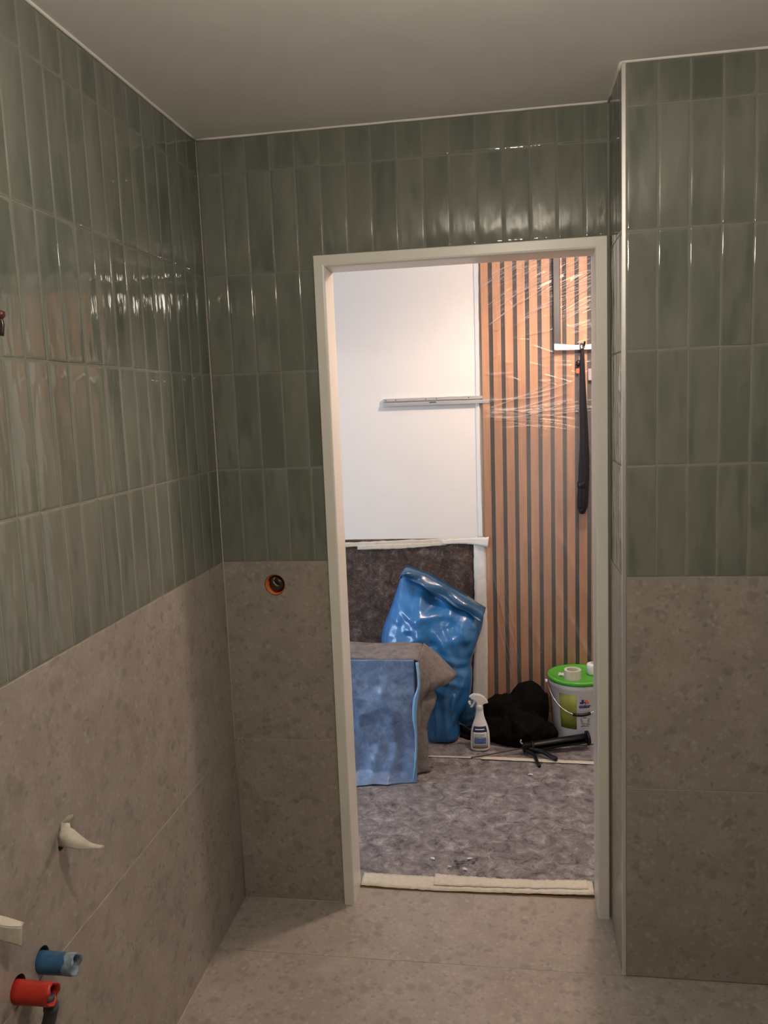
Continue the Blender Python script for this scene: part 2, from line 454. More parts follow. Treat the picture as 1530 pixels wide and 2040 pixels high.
# rest of the bathroom behind the photographer --------------------
def plain_wall(name, lo, hi, face, label):
    o = struct(box(name, lo, hi, M_GROUT), label, 'wall')
    ax, side, off = face
    a, b = list(lo), list(hi)
    if side > 0: a[ax], b[ax] = hi[ax], hi[ax]+.008
    else: a[ax], b[ax] = lo[ax]-.008, lo[ax]
    oth = 1-ax; n = 5
    for z0, z1, mt, nm in ((.002, ZJ, M_STONE, 'stone_slab'), (ZJ, S, M_STONE, 'stone_slab')):
        L = hi[oth]-lo[oth]; k = max(1, round(L/1.2))
        for q in range(k):
            aa, bb = a[:], b[:]; aa[oth] = lo[oth]+L*q/k+.001; bb[oth] = lo[oth]+L*(q+1)/k-.001; aa[2], bb[2] = z0+.001, z1-.001
            box(nm, aa, bb, mt, o, bev=.0008)
    return o
wr2 = plain_wall('wall_side', (XE, YB, 0), (XE+.12, -PD+.002, H), (0, -1, 0), 'right-hand bathroom wall out of the picture')
wr3 = plain_wall('wall_rear', (-.12, YB-.12, 0), (XE+.12, YB, H), (1, 1, 0), 'bathroom wall behind the viewer')

# floor and ceiling -----------------------------------------------
floor = struct(box('floor', (-.12, YB, -.08), (XE+.12, TD-.012, -.0012), M_GROUT_S), 'bathroom floor of large beige stone tiles', 'floor')
ys = [.088, -.275, -.875, -1.475, -2.075, -2.675, YB]
for r_, (y1, y0) in enumerate(zip(ys, ys[1:])):
    xs = [0.0, .62, 1.82, XE] if r_ % 2 == 0 else [0.0, 1.2, 2.4, XE]
    if r_ == 0: xs = [0, .80, XE]
    for x0, x1 in zip(xs, xs[1:]):
        if r_ == 0:
            x1 = min(x1, W)
            if x1-x0 < .05: continue
        box('floor_tile', (x0+.0006, y0+.0006, -.0095), (x1-.0006, y1-.0006, 0), M_STONE_F, floor, bev=.0004)
ceiling = struct(box('ceiling', (-.12, YB-.12, H), (XE+.12, TD, H+.1), M_CEIL), 'flat matt off-white bathroom ceiling', 'ceiling')
def bead(name, pts, label):
    P = [Vector(p) for p in pts]; rr = random.Random(name); out = []
    for a, b in zip(P, P[1:]):
        n = max(2, int((b-a).length/.05))
        for k in range(n): out.append(a.lerp(b, k/n) + Vector((rr.uniform(-1, 1), rr.uniform(-1, 1), rr.uniform(-1, 1)))*.0007)
    out.append(P[-1])
    return struct(tube(name, out, .0050, M_BEAD, n=8), label, 'trim')
bead('trim_2', [(.001, -3.3, H), (.001, -.001, H)], 'white sealant line where the left wall meets the ceiling')
bead('trim_3', [(.001, -.001, H), (W, -.001, H)], 'white sealant line above the doorway wall under the ceiling')
bead('trim_4', [(W, -.003, H), (W, -PD, H)], 'short white sealant line over the return beside the doorway')
bead('trim_5', [(W, -PD-.001, H), (XE, -PD-.001, H)], 'white sealant line over the front of the right wall')
struct(tube('trim_6', [(.0005, -.0005, .002), (.0005, -.0005, 1.2), (.0005, -.0005, H-.004)], .0020, M_GROUT_S, n=8), 'thin pale joint up the left rear corner', 'trim')
struct(tube('trim_7', [(.0005, -.0005, .001), (XO, -.0005, .001)], .002, M_GROUT_S, n=8), 'thin pale joint between rear stone and floor', 'trim')
struct(tube('trim_8', [(.0005, -.0005, .001), (.0005, -3.3, .001)], .002, M_GROUT_S, n=8), 'thin pale joint between left stone and floor', 'trim')

# ------------------------------------------------------------------ door frame
door = struct(empty('door_1', (XL, 0, 0)), 'white lacquered door frame without a leaf', 'door frame')
prof = [(.036, .004), (.036, -.0085), (.0352, -.0110), (.0335, -.012), (.0080, -.012), (.0030, -.0108), (.0008, -.0080), (0, -.0040),
        (0, .108), (.004, .113), (.034, .113), (.036, .111), (.036, .098), (.016, .098), (.016, .004)]
path = [(XL, 0.0), (XL, ZT), (XR, ZT), (XR, 0.0)]
def frame_seg(name, i):
    rings = []
    for e in (0, 1):
        x, z = path[i+e]; ring = []
        for o_, y in prof:
            if i == 0: p = (x-o_, y, z if e == 0 else z+o_)
            elif i == 2: p = (x+o_, y, z+o_ if e == 0 else z)
            else: p = (x-o_ if e == 0 else x+o_, y, z+o_)
            ring.append((p[0]-XL, p[1], p[2]))
        rings.append(ring)
    bm = bmesh.new(); n = len(prof); vv = [[bm.verts.new(p) for p in r] for r in rings]
    for k in range(n): bm.faces.new((vv[0][k], vv[0][(k+1) % n], vv[1][(k+1) % n], vv[1][k]))
    bm.faces.new(vv[0]); bm.faces.new(vv[1][::-1])
    return bm_obj(name, bm, M_FRAME, door)
frame_seg('jamb', 0); frame_seg('head', 1); frame_seg('jamb', 2)

# ------------------------------------------------------------------ services in the walls
# junction hole in the rear wall
hc = Vector((.174, 0, 1.121))
d1 = drill(hc, 'y', .0355, .12); cut(back_slabs[1], [d1]); bpy.data.objects.remove(d1)
jb = tag(empty('junction_box', (hc.x, .004, hc.z)), 'round orange socket box with dark cable ends in the rear wall', 'socket box')
bm = bmesh.new()
ri, ro, n = .0315, .0345, 32
vv = [[bm.verts.new((r_*math.cos(2*math.pi*k/n), y_, r_*math.sin(2*math.pi*k/n))) for k in range(n)] for r_, y_ in ((ro, .05), (ro, .001), (ri, .001), (ri, .046))]
for a, b in zip(vv, vv[1:]):
    for k in range(n): bm.faces.new((a[k], a[(k+1) % n], b[(k+1) % n], b[k]))
bm.faces.new(vv[-1]); bm.faces.new(vv[0][::-1])
bm_obj('cup', bm, M_SOCKET, jb, True)
tube('cable', spline([(.010, .044, .022), (-.004, .020, .020), (-.010, .012, .006), (.004, .010, -.008), (.020, .016, -.004), (.022, .030, .012)], 24), .0095, M_CABLE, jb)
tube('cable', spline([(.016, .044, .020), (.018, .018, .010), (.008, .010, -.012), (-.008, .018, -.012), (-.002, .034, .004)], 22), .0085, M_CABLE, jb)
tube('cable', spline([(-.004, .045, .014), (.002, .016, .015), (.016, .012, .004), (.010, .02, -.016)], 18), .010, M_CABLE, jb)

# pipe stubs and holes in the left wall
PB, PR_ = at_x(84, 1917, 0), at_x(36, 1976, 0)
TH = at_x(121, 1682, 0); CB = at_x(-26, 632, 0)
for p, r_, dz in ((PB, .0255, .006), (PR_, .0255, .006), (TH, .011, -.004)):
    d_ = drill((0, p.y+.001, p.z+dz), 'x', r_, .14)
    for sl in left_slabs[:4]:
        bb = [sl.bound_box[k] for k in (0, 6)]
        if bb[0][1]-.03 < p.y < bb[1][1]+.03 and bb[0][2]-.03 < p.z < bb[1][2]+.03: cut(sl, [d_])
    cut(filler_left, [d_]); cut(wall_left, [d_]); bpy.data.objects.remove(d_)
def pipe_stub(name, p, mat, label, torn):
    t = tag(empty(name, (0, p.y, p.z)), label, 'pipe')
    L, n = .070, 30; rr = random.Random(name); rings = []
    for r0, rev in ((.0212, False), (.0178, True)):
        xs = [-.05, 0, .012, .024, .036, .048, .058, L]
        if rev: xs = xs[::-1]
        for x in xs:
            ring = []
            for k in range(n):
                a = 2*math.pi*k/n
                wob = 1+.035*math.sin(2*a+x*40)+.02*math.sin(3*a+1)*(x/L)
                xe = x + (.003*math.sin(3*a+.6)+.001*math.sin(7*a)) * (1 if x > .065 else 0)
                ring.append((xe, r0*wob*math.cos(a), r0*wob*math.sin(a)))
            rings.append(ring)
    rings_mesh('sleeve', rings, mat, t, False, False)
    # ragged rim
    rim = []
    for r0, x0 in ((.0218, L-.016), (.0222, L-.004), (.0205, L+.004), (.0172, L+.001), (.0168, L-.014)):
        rim.append([(x0+.0032*math.sin(3*a+.6)+.0013*math.sin(7*a+x0*300), r0*(1+.03*math.sin(2*a+L*40))*math.cos(a), r0*(1+.03*math.sin(2*a+L*40))*math.sin(a)) for a in [2*math.pi*k/n for k in range(n)]])
    rings_mesh('rim', rim, torn, t, False, False)
    return t
pipe_stub('pipe_stub', PB, M_BLUEP, 'blue plastic pipe stub with a plaster-smeared end in the left wall', M_TORN)
pipe_stub('pipe_stub', PR_, M_RED, 'red plastic pipe stub sticking out of the left wall', M_RED)
hz = tag(empty('hose_end', (.055, PR_.y+.006, PR_.z-.02)), 'dark grey hose end hanging under the red pipe stub', 'hose')
tube('hose', spline([(.004, 0, .012), (.006, .002, -.012), (.0, .004, -.035), (-.008, .004, -.06), (-.012, .002, -.085)], 16), [.010]*4+[.013]*12, M_HOSE, hz, n=12)
tube('collar', [(.006, .002, -.008), (.004, .003, -.018)], .0145, M_HOSE, hz, n=12)
cbt = tag(empty('cable_stub', (0, CB.y, CB.z)), 'dark maroon cable end poking out of the green tiles at left edge', 'cable')
lathe_pts = spline([(-.004, 0, 0), (.010, .001, .0), (.022, .002, -.002), (.028, .002, -.012), (.026, .0, -.035)], 14)
tube('cable', lathe_pts, .0042, M_CABLE, cbt)
tube('cap', [(.018, .002, .004), (.024, .002, .004), (.030, .002, .002), (.033, .002, 0)], [.005, .0085, .0085, .004], M_MAROON, cbt, n=14)

# peeling masking tape on the left wall
def px_patch(name, quads, mat, thick=.0006, parent=None):
    """grid of (px,py,standoff from left wall) control points"""
    pts = [[at_x(px, py, e) for px, py, e in row] for row in quads]
    nr = len(pts); cols = 12; rows = 12
    lines = [spline(r, cols) for r in pts]
    V = []
    for j in range(cols):
        colp = spline([l[j] for l in lines], rows) if nr > 1 else None
        V.append(colp)
    verts = [V[j][k] for k in range(rows) for j in range(cols)]
    F = [(k*cols+j, k*cols+j+1, (k+1)*cols+j+1, (k+1)*cols+j) for k in range(rows-1) for j in range(cols-1)]
    o = mesh_obj(name, verts, F, mat, parent, True)
    md = o.modifiers.new('thickness', 'SOLIDIFY'); md.thickness = thick
    return o
pt = tag(empty('masking_tape', at_x(122, 1670, 0.001)), 'loose flap of cream masking tape peeling over a small hole in the stone', 'tape')
def reparent(o, p):
    o.parent = p; o.matrix_parent_inverse = Matrix.Translation(p.location).inverted()
f1 = px_patch('flap', [[(121, 1652, .004), (141, 1649, .022), (162, 1665, .055), (184, 1680, .085), (207, 1684, .10)],
                       [(116, 1668, .003), (135, 1670, .030), (160, 1680, .060), (185, 1687, .088), (207, 1687, .10)],
                       [(118, 1686, .003), (136, 1689, .034), (160, 1692, .062), (185, 1691, .088), (206, 1690, .10)]], M_TAPE)
f2 = px_patch('stuck_end', [[(122, 1640, .003), (134, 1626, .012), (146, 1622, .022)], [(128, 1640, .004), (138, 1634, .014), (146, 1626, .022)],
                            [(121, 1655, .003), (130, 1655, .008), (139, 1652, .012)]][:2], M_TAPE)
f3 = px_patch('strip', [[(122, 1638, .0035), (131, 1638, .006), (139, 1640, .010)], [(119, 1662, .003), (130, 1660, .010), (141, 1655, .02)]], M_TAPE)
for f in (f1, f2, f3): reparent(f, pt)
pt2 = tag(empty('masking_tape', at_x(10, 1850, 0.001)), 'wide cream masking tape flap at the left picture edge', 'tape')
g1 = px_patch('flap', [[(-40, 1812, .006), (-5, 1822, .014), (20, 1829, .026), (48, 1838, .040)], [(-40, 1835, .008), (-5, 1842, .020), (18, 1846, .034), (44, 1846, .046)]], M_TAPE)
g2 = px_patch('folded_edge', [[(-40, 1836, .0085), (-5, 1843, .0205), (18, 1847, .0345), (44, 1847, .0465)], [(-40, 1866, .006), (-5, 1873, .016), (18, 1878, .030), (43, 1886, .042)]], M_TAPE)
for f in (g1, g2): reparent(f, pt2)

# ------------------------------------------------------------------ hall beyond the door
hf = struct(boxes('floor', [((-2.9, TD-.012, -.08), (XE+.12, YW+.1, -.001)), ((-2.9, -2.3, -.08), (-.12, TD-.012, -.001))], M_BASEW), 'hall floor under the grey fleece', 'floor')
hc_ = struct(boxes('ceiling', [((-2.9, TD, H+.02), (XE+.12, YW+.1, H+.12)), ((-2.9, -2.3, H+.02), (-.12, TD, H+.12))], M_WHITE), 'white hall ceiling beyond the doorway', 'ceiling')
wall_far = struct(box('wall_far', (-2.9, YW, -.08), (XE+.12, YW+.12, H+.1), M_WHITE), 'white plaster wall of the hall facing the doorway', 'wall')
struct(box('wall_hall_right', (XE, TD, -.08), (XE+.12, YW, H+.1), M_WHITE), 'white end wall of the hall to the right', 'wall')
# adjoining room on the left with its window
wy0, wy1, wz0, wz1 = -1.55, .45, .80, 2.0
struct(boxes('wall_window_side', [((-2.9, -2.3, -.08), (-2.8, wy0, H+.1)), ((-2.9, wy1, -.08), (-2.8, YW, H+.1)),
    ((-2.9, wy0, -.08), (-2.8, wy1, wz0)), ((-2.9, wy0, wz1), (-2.8, wy1, H+.1))], M_WHITE), 'white wall with the daylight window left of the hall', 'wall')
struct(box('wall_hall_rear', (-2.9, -2.4, -.08), (-.12, -2.3, H+.1), M_WHITE), 'white rear wall of the room left of the hall', 'wall')
win = struct(empty('window_1', (-2.85, (wy0+wy1)/2, wz0)), 'white framed window lighting the hall', 'window')
hw, hh = (wy1-wy0)/2, wz1-wz0
for lo, hi in (((-.04, -hw, 0), (.03, -hw+.05, hh)), ((-.04, hw-.05, 0), (.03, hw, hh)), ((-.04, -hw+.05, 0), (.03, hw-.05, .05)), ((-.04, -hw+.05, hh-.05), (.03, hw-.05, hh)), ((-.04, -.03, .05), (.03, .03, hh-.05))):
    box('window_frame', lo, hi, M_FRAME, win, bev=.004)
struct(box('wall_hall_side', (-.12, TD-.004, -.001), (XL-.036, TD, H+.02), M_WHITE), 'hall side of the wall left of the doorway', 'wall')

# floor fleece: two sheets, joined by tape
CREASES = [((842, 1603), (975, 1624), .0075), ((876, 1580), (948, 1597), .006), ((1081, 1558), (1179, 1564), .004), ((717, 1595), (774, 1590), .005), ((920, 1608), (972, 1616), .005),
           ((1035, 1638), (1068, 1646), .004), ((760, 1690), (842, 1664), .003), ((1020, 1520), (1120, 1532), .003)]
def fleece_sheet(name, x0, x1, y0, y1, label, seed, nu=90, nv=70):
    rr = np.random.RandomState(seed)
    X, Y = np.meshgrid(np.linspace(x0, x1, nu), np.linspace(y0, y1, nv))
    Z = .0045 + .0010*np.sin(X*17+seed)*np.sin(Y*13) + .0007*np.sin(X*41+Y*23) + .0006*np.sin(X*67-Y*51+1)*np.sin(Y*37)
    Z += rr.normal(0, .00035, Z.shape)
    L = [(at_z(*a, 0), at_z(*b, 0), h, .0032) for a, b, h in CREASES]
    for k in range(24):
        a = Vector((rr.uniform(x0, x1), rr.uniform(y0, y1), 0)); an = rr.uniform(-.5, .4); ln = rr.uniform(.1, .35)
        L.append((a, a+Vector((math.cos(an), math.sin(an), 0))*ln, rr.uniform(.001, .003), rr.uniform(.006, .02)))
    for a, b, h, wd in L:
        d = (b-a); ln = d.length; d = d/ln
        t_ = ((X-a.x)*d.x+(Y-a.y)*d.y)/ln; q = -(X-a.x)*d.y+(Y-a.y)*d.x + .004*np.sin(t_*7)
        Z += h*np.exp(-(q/wd)**2)*np.clip(1-(2*t_-1)**2, 0, 1)
    V = np.stack([X, Y, Z], -1).reshape(-1, 3); idx = np.arange(nu*nv).reshape(nv, nu)
    Fc = np.stack([idx[:-1, :-1], idx[:-1, 1:], idx[1:, 1:], idx[1:, :-1]], -1).reshape(-1, 4)
    o = mesh_obj(name, V.tolist(), Fc.tolist(), M_FLEECE, None, True)
    md = o.modifiers.new('thickness', 'SOLIDIFY'); md.thickness = .0028; md.offset = -1
    return tag(o, label, 'floor covering')
fleece_sheet('floor_fleece', -.45, 1.9, .105, 1.17, 'grey mottled protective fleece on the hall floor just beyond the threshold tape', 3, 470, 300)
fleece_sheet('floor_fleece', -.45, 1.9, 1.165, YW-.03, 'strip of grey protective fleece along the foot of the far wall', 5, 320, 70)

def strip(name, pts_a, pts_b, mat, label, cat='tape', n=40, thick=.0007, seed=1, jag=.0015, bulge=0):
    rr = random.Random(seed)
    A, B = spline(pts_a, n), spline(pts_b, n)
    V = []; m = 5
    for i in range(n):
        ja, jb_ = rr.uniform(-jag, jag), rr.uniform(-jag, jag)
        d = (B[i]-A[i])
        for k in range(m):
            t = k/(m-1); p = A[i].lerp(B[i], t)
            p = p + d.normalized()*(ja*(1-t)+jb_*t) + Vector((0, 0, bulge*4*t*(1-t)*(0.6+.6*rr.random())))
            V.append(p)
    F = [(i*m+k, i*m+k+1, (i+1)*m+k+1, (i+1)*m+k) for i in range(n-1) for k in range(m-1)]
    o = mesh_obj(name, V, F, mat, None, True)
    md = o.modifiers.new('thickness', 'SOLIDIFY'); md.thickness = thick; md.offset = 0
    return tag(o, label, cat) if label else o
# threshold tape
strip('masking_tape', [(XL+.002, .094, .0075), (.55, .090, .006), (.70, .088, .006), (.95, .094, .008), (XR-.002, .098, .013)],
      [(XL+.002, .172, .0085), (.55, .170, .008), (.70, .166, .009), (.95, .166, .010), (XR-.002, .176, .016)], M_TAPE,
      'wide cream masking tape across the threshold of the doorway', seed=3, jag=.0022, bulge=.0035, n=80)
strip('masking_tape', [(.655, .110, .0125), (.8, .112, .0125), (1.0, .118, .014), (1.19, .124, .018)], [(.655, .180, .0125), (.8, .172, .0125), (1.0, .170, .014), (1.19, .178, .018)], M_TAPE,
      'second layer of cream tape with torn ends along the fleece edge at the threshold', seed=4, jag=.003, bulge=.002, n=70)
a, b, c = at_z(868, 1508, .008), at_z(960, 1511, .008), at_z(1190, 1523, .008)
dz = Vector((0, .020, 0))
strip('masking_tape', [(.50, 1.160, .009), a, b], [Vector((.50, 1.160, .009))+dz*.8, a+dz*.8, b+dz*.8], M_TAPE, 'narrow cream tape end joining the floor fleece near the draped box', seed=8)
strip('masking_tape', [at_z(958, 1512, .010), at_z(1080, 1518, .010), c, c+Vector((.5, -.03, 0))],
      [at_z(958, 1512, .010)+dz*1.7, at_z(1080, 1518, .010)+dz*1.7, c+dz*1.6, c+Vector((.5, -.03, 0))+dz*1.6], M_TAPE, 'cream tape strip on the floor fleece under the caulking gun', seed=9)

# wall fleece, tapes
def wf(u, v):
    x = -.5+(.815+.5)*u; z = .02+(.975)*v
    return (x, YW-.006-.004*math.sin(x*9+z*3)*math.sin(z*7)-.002*math.sin(x*31), z)
o = grid_obj('wall_fleece', wf, 70, 60, M_FLEECE_W); md = o.modifiers.new('thickness', 'SOLIDIFY'); md.thickness = .003
tag(o, 'dark brown mottled fleece taped to the lower hall wall', 'wall covering')
yt = YW-.0145
def wp(px, py, y=yt): return at_y(px, py, y)
strip('masking_tape', [wp(560, 1086), wp(688, 1081), wp(800, 1076), wp(962, 1070)], [wp(560, 1096), wp(688, 1090), wp(800, 1086), wp(962, 1081)], M_TAPE,
      'cream masking tape line along the top of the brown wall fleece', seed=11)
strip('masking_tape', [wp(712, 1086, yt-.004), wp(800, 1083, yt-.004), wp(890, 1080, yt-.004)], [wp(712, 1095, yt-.004), wp(800, 1093, yt-.004), wp(890, 1086, yt-.004)], M_TAPE,
      'second shorter tape strip overlapping the wall fleece edge', seed=12)
strip('masking_tape', [wp(880, 1076, yt-.008), wp(930, 1072, yt-.008), wp(974, 1070, yt-.03)], [wp(880, 1084, yt-.008), wp(930, 1084, yt-.008), wp(972, 1090, yt-.03)], M_TAPEW,
      'pale tape end overlapping the slat panel at the fleece corner', seed=13)
strip('masking_tape', [wp(943, 1076, yt-.004), wp(945, 1180, yt-.004), wp(944, 1280, yt-.004), wp(942, 1418, yt-.004)],
      [wp(968, 1076, yt-.010), wp(970, 1180, yt-.010), wp(972, 1280, yt-.010), wp(971, 1418, yt-.010)], M_TAPEW,
      'pale vertical tape strip between the brown fleece and the slat panel', seed=14)
strip('masking_tape', [wp(942, 520, YW-.002), wp(946, 700, YW-.002), wp(948, 900, YW-.002), wp(952, 1078, YW-.002)],
      [wp(953, 520, YW-.012), wp(954, 700, YW-.012), wp(956, 900, YW-.012), wp(962, 1078, YW-.012)], M_WHITE,
      'long pale tape strip up the seam between white wall and slat panel', seed=15)

# slat panel ------------------------------------------------------
TILT = .0055
sp = tag(empty('slat_panel', (.81, YW, 0), (0, TILT, 0)), 'acoustic wall panel of upright brown wooden slats on black felt', 'wall panel')
box('felt_backing', (0, -.006, .10), (.92, -.0005, H+.05), M_FELT, sp)
sl0 = None
gap0 = .8490*1+.0085 - .81
def slat_me(w_):
    bm = bmesh.new(); add_box(bm, (-w_/2, -.024, .095), (w_/2, -.006, H+.05), .0012); bmesh.ops.recalc_face_normals(bm, faces=bm.faces)
    me = bpy.data.meshes.new('slat'); bm.to_mesh(me); bm.free(); me.materials.append(M_WOOD); return me
SM = slat_me(.040)
for k in range(-1, 14):
    xc = gap0 + .0597*k + .0298
    if k == -1: xc = (gap0-.0095)/2; o = link('slat', slat_me(gap0-.0115), sp); o.location.x = xc; continue
    o = link('slat', SM, sp); o.location.x = xc
# skirting below
bb = struct(empty('baseboard_far', (0, YW, 0)), 'pale wooden skirting at the foot of the hall wall', 'baseboard')
box('board', (.42, -.020, .004), (.80, -.0005, .052), M_BASEW, bb, bev=.002)
box('board', (.80, -.030, .004), (1.80, -.0005, .062), M_BASEW, bb, bev=.002)
box('board', (.80, -.014, .062), (1.80, -.0005, .10), M_WOOD, bb, bev=.001)

# clear film over the slats --------------------------------------
def build_film():
    x0, x1, z0, z1 = .822, 1.62, .10, 2.50
    nx, nz = 290, 640
    X, Z = np.meshgrid(np.linspace(x0, x1, nx), np.linspace(z0, z1, nz))
    D = .004 + .004*np.sin(X*11+Z*3.1)*np.sin(Z*4.3-X*5) + .002*np.sin(Z*9+X*23)
    Fo = np.zeros_like(X); rr = np.random.RandomState(4)
    def ridge(ax, az, bx, bz, wdt, h, op, sag=0.0):
        L = math.hypot(bx-ax, bz-az); ux, uz = (bx-ax)/L, (bz-az)/L
        s_ = ((X-ax)*ux+(Z-az)*uz)/L; q = -(X-ax)*uz+(Z-az)*ux + sag*4*s_*(1-s_)
        en = np.clip(s_*6, 0, 1)*np.clip((1-s_)*6, 0, 1)*(s_ > 0)*(s_ < 1)
        g = np.exp(-(q/wdt)**2)*en
        return h*g, op*g
    L = []
    for k in range(150):   # upper fan, rising to the right
        x = rr.uniform(.80, 1.32); z = rr.uniform(2.02, 2.45); ln = rr.uniform(.08, .30); sl = rr.uniform(.35, .75) - (x-.82)*.35
        L.append((x, z, x+ln, z+ln*sl, rr.uniform(.0015, .0038), rr.uniform(.002, .007), rr.uniform(.12, .75), 0))
    for k in range(34):   # loose middle
        x = rr.uniform(.82, 1.4); z = rr.uniform(1.78, 2.05); ln = rr.uniform(.05, .18); sl = rr.uniform(-.5, .4)
        L.append((x, z, x+ln, z+ln*sl, rr.uniform(.002, .004), rr.uniform(.002, .005), rr.uniform(.1, .4), 0))
    for k in range(15):   # tight pleats pulled from the rail end to the right
        z = 1.705+rr.uniform(-.09, .02); e = rr.uniform(1.15, 1.55)
        L.append((.815, z, e, z+rr.uniform(-.02, .14)*(1 if k % 2 else .4), rr.uniform(.0018, .0040), rr.uniform(.003, .008), rr.uniform(.35, .9), rr.uniform(.005, .04)))
    for k in range(9):
        z = 1.60+rr.uniform(-.05, .06); a_ = rr.uniform(.84, .95)
        L.append((a_, z, a_+rr.uniform(.2, .5), z+rr.uniform(-.09, -.02), rr.uniform(.0018, .003), rr.uniform(.003, .006), rr.uniform(.3, .8), rr.uniform(-.02, .01)))
    for k in range(12):   # long soft drapes low down
        x = rr.uniform(.83, 1.2); z = rr.uniform(.5, 1.35); ln = rr.uniform(.12, .5)
        L.append((x, z, x+ln*.45, z-ln, rr.uniform(.006, .02), rr.uniform(.004, .010), rr.uniform(.08, .25), 0))
    for k in range(8):
        x = rr.uniform(.82, .92); z = rr.uniform(.55, 1.1); ln = rr.uniform(.3, .6)
        L.append((x, z, x+ln*.22, z-ln, .004, .004, rr.uniform(.2, .5), 0))
    for k in range(26):   # small crackle
        x = rr.uniform(.82, 1.4); z = rr.uniform(.3, 2.4); ln = rr.uniform(.015, .05); an = rr.uniform(-1, 1)
        L.append((x, z, x+ln*math.cos(an), z+ln*math.sin(an), .0016, .003, rr.uniform(.3, .8), 0))
    for a_ in L:
        h, op = ridge(*a_); D += h; Fo = np.maximum(Fo, op)
    soft = .5+.5*np.sin(X*7+1)*np.sin(Z*2.6+.5); hz_ = np.exp(-((X-1.12)/.20)**2-((Z-1.35)/.55)**2); Fo = np.clip(np.maximum(Fo, .14*soft+.24*hz_), 0, 1)
    Y = (YW-.027)-np.clip(D, 0, .03)
    V = np.stack([X, Y, Z], -1).reshape(-1, 3)
    idx = np.arange(nx*nz).reshape(nz, nx)
    Fc = np.stack([idx[:-1, :-1], idx[:-1, 1:], idx[1:, 1:], idx[1:, :-1]], -1).reshape(-1, 4)
    me = bpy.data.meshes.new('plastic_film'); me.from_pydata(V.tolist(), [], Fc.tolist()); me.update()
    at = me.attributes.new('fold', 'FLOAT', 'POINT'); at.data.foreach_set('value', Fo.reshape(-1).astype(np.float32))
    me.materials.append(M_FILM); me.polygons.foreach_set('use_smooth', [True]*len(me.polygons))
    return tag(link('plastic_film', me), 'clear creased plastic masking film stretched over the wooden slats', 'plastic film')
build_film()

# dark bar with taped end
p0, p1 = at_y(1103, 690, YW-.055), at_y(1117, 690, YW-.055)
dk = tag(empty('wall_bar', (p0.x, YW-.04, p0.z)), 'dark grey upright metal bar in front of the slats', 'bar')
box('bar', (0, -.022, .004), (p1.x-p0.x, -.002, H-p0.z), M_DKBAR, dk, bev=.003)
box('end_cap', (-.001, -.0235, 0), (p1.x-p0.x+.001, -.001, .012), M_DKBAR, dk, bev=.002)
strip('masking_tape', [wp(1104, 685, YW-.066), wp(1112, 685, YW-.066), wp(1150, 687, YW-.062), wp(1196, 684, YW-.060)], [wp(1104, 697, YW-.066), wp(1112, 698, YW-.066), wp(1150, 697, YW-.062), wp(1196, 695, YW-.060)], M_PAPER,
      'white tape running sideways from the foot of the dark bar', seed=16, jag=.0008)

# aluminium slide on the white wall
ra, rb = at_y(763, 803, YW-.02), at_y(975, 797, YW-.02)
RL = rb.x-ra.x
rl = tag(empty('drawer_slide', (ra.x, YW, ra.z), (0, .004, 0)), 'long aluminium slide rail fixed level on the white wall', 'rail')
box('outer_channel', (0, -.020, .004), (RL, -.001, .020), M_ALU, rl, bev=.0012)
box('groove', (.004, -.0216, .0010), (RL*.74, -.010, .0065), M_ALUD, rl, bev=.0008)
box('inner_rail', (.001, -.026, -.0125), (RL, -.004, .0005), M_ALU, rl, bev=.0016)
box('lower_lip', (.001, -.030, -.0185), (RL-.002, -.006, -.0125), M_ALU, rl, bev=.0012)
box('sticker', (RL*.44, -.0268, -.0075), (RL*.505, -.0255, -.0025), M_NAVY, rl)
for fx in (.02, .115, .40, .50, .80):
    tube('screw', [(fx*RL+.004, -.0185, .0125), (fx*RL+.004, -.0212, .0125)], .0028, M_DKBAR, rl, n=10)

# umbrella, hooks and tags ----------------------------------------
u0, u1 = at_y(1163, 694, YW-.085), at_y(1160, 1020, YW-.085)
um = tag(empty('umbrella', u1), 'long black furled umbrella hanging in front of the slat panel', 'umbrella')
hgt = u0.z-u1.z; rings = []
prf = [(0, .008), (.012, .019), (.03, .0235), (.10, .0245), (.22, .0245), (.34, .0235), (.50, .019), (.65, .0165), (.80, .0135), (.92, .011), (.97, .009), (1.0, .006)]
for t_, r_ in prf:
    ring = []
    for k in range(28):
        a_ = 2*math.pi*k/28; rr_ = r_*(1+.13*math.sin(5*a_+t_*5)*(1 if t_ > .02 else 0))
        xo = (u0.x-u1.x)*t_ + .006*math.sin(t_*5)
        ring.append((xo+rr_*math.cos(a_), rr_*.75*math.sin(a_), t_*hgt))
    rings.append(ring)
rings_mesh('canopy', rings, M_UMB, um)
lathe('strap', [(.0255, .122), (.0268, .124), (.0268, .146), (.0255, .148)], M_BLACK, um, n=24, cap0=False, cap1=False, sy=.8, center=(.003, 0, 0))
lathe('tip', [(.006, -.010), (.014, -.006), (.0185, .004), (.019, .016), (.016, .020)], M_BLACK, um, n=20, sy=.8)
tube('hanging_loop', spline([(.004, 0, hgt*.97), (-.004, .006, hgt+.012), (.002, .012, hgt+.024), (.010, .006, hgt+.012), (.006, 0, hgt*.97)], 20), .0022, M_UMB, um, n=8)
h1 = tag(empty('wall_hook', (u0.x, YW-.025, u0.z+.018)), 'small black hook holding the umbrella', 'hook')
tube('peg', spline([(.003, 0, -.006), (.003, -.03, -.004), (.003, -.058, .0), (.003, -.074, .012)], 12), .005, M_BLACK, h1)
tube('base_plate', [(.003, .0, -.004), (.003, -.006, -.004)], .014, M_BLACK, h1, n=18)
kb = at_y(1153, 724, YW-.06)
h2 = tag(empty('wall_hook', (kb.x, YW-.025, kb.z)), 'round black coat knob left of the umbrella', 'hook')
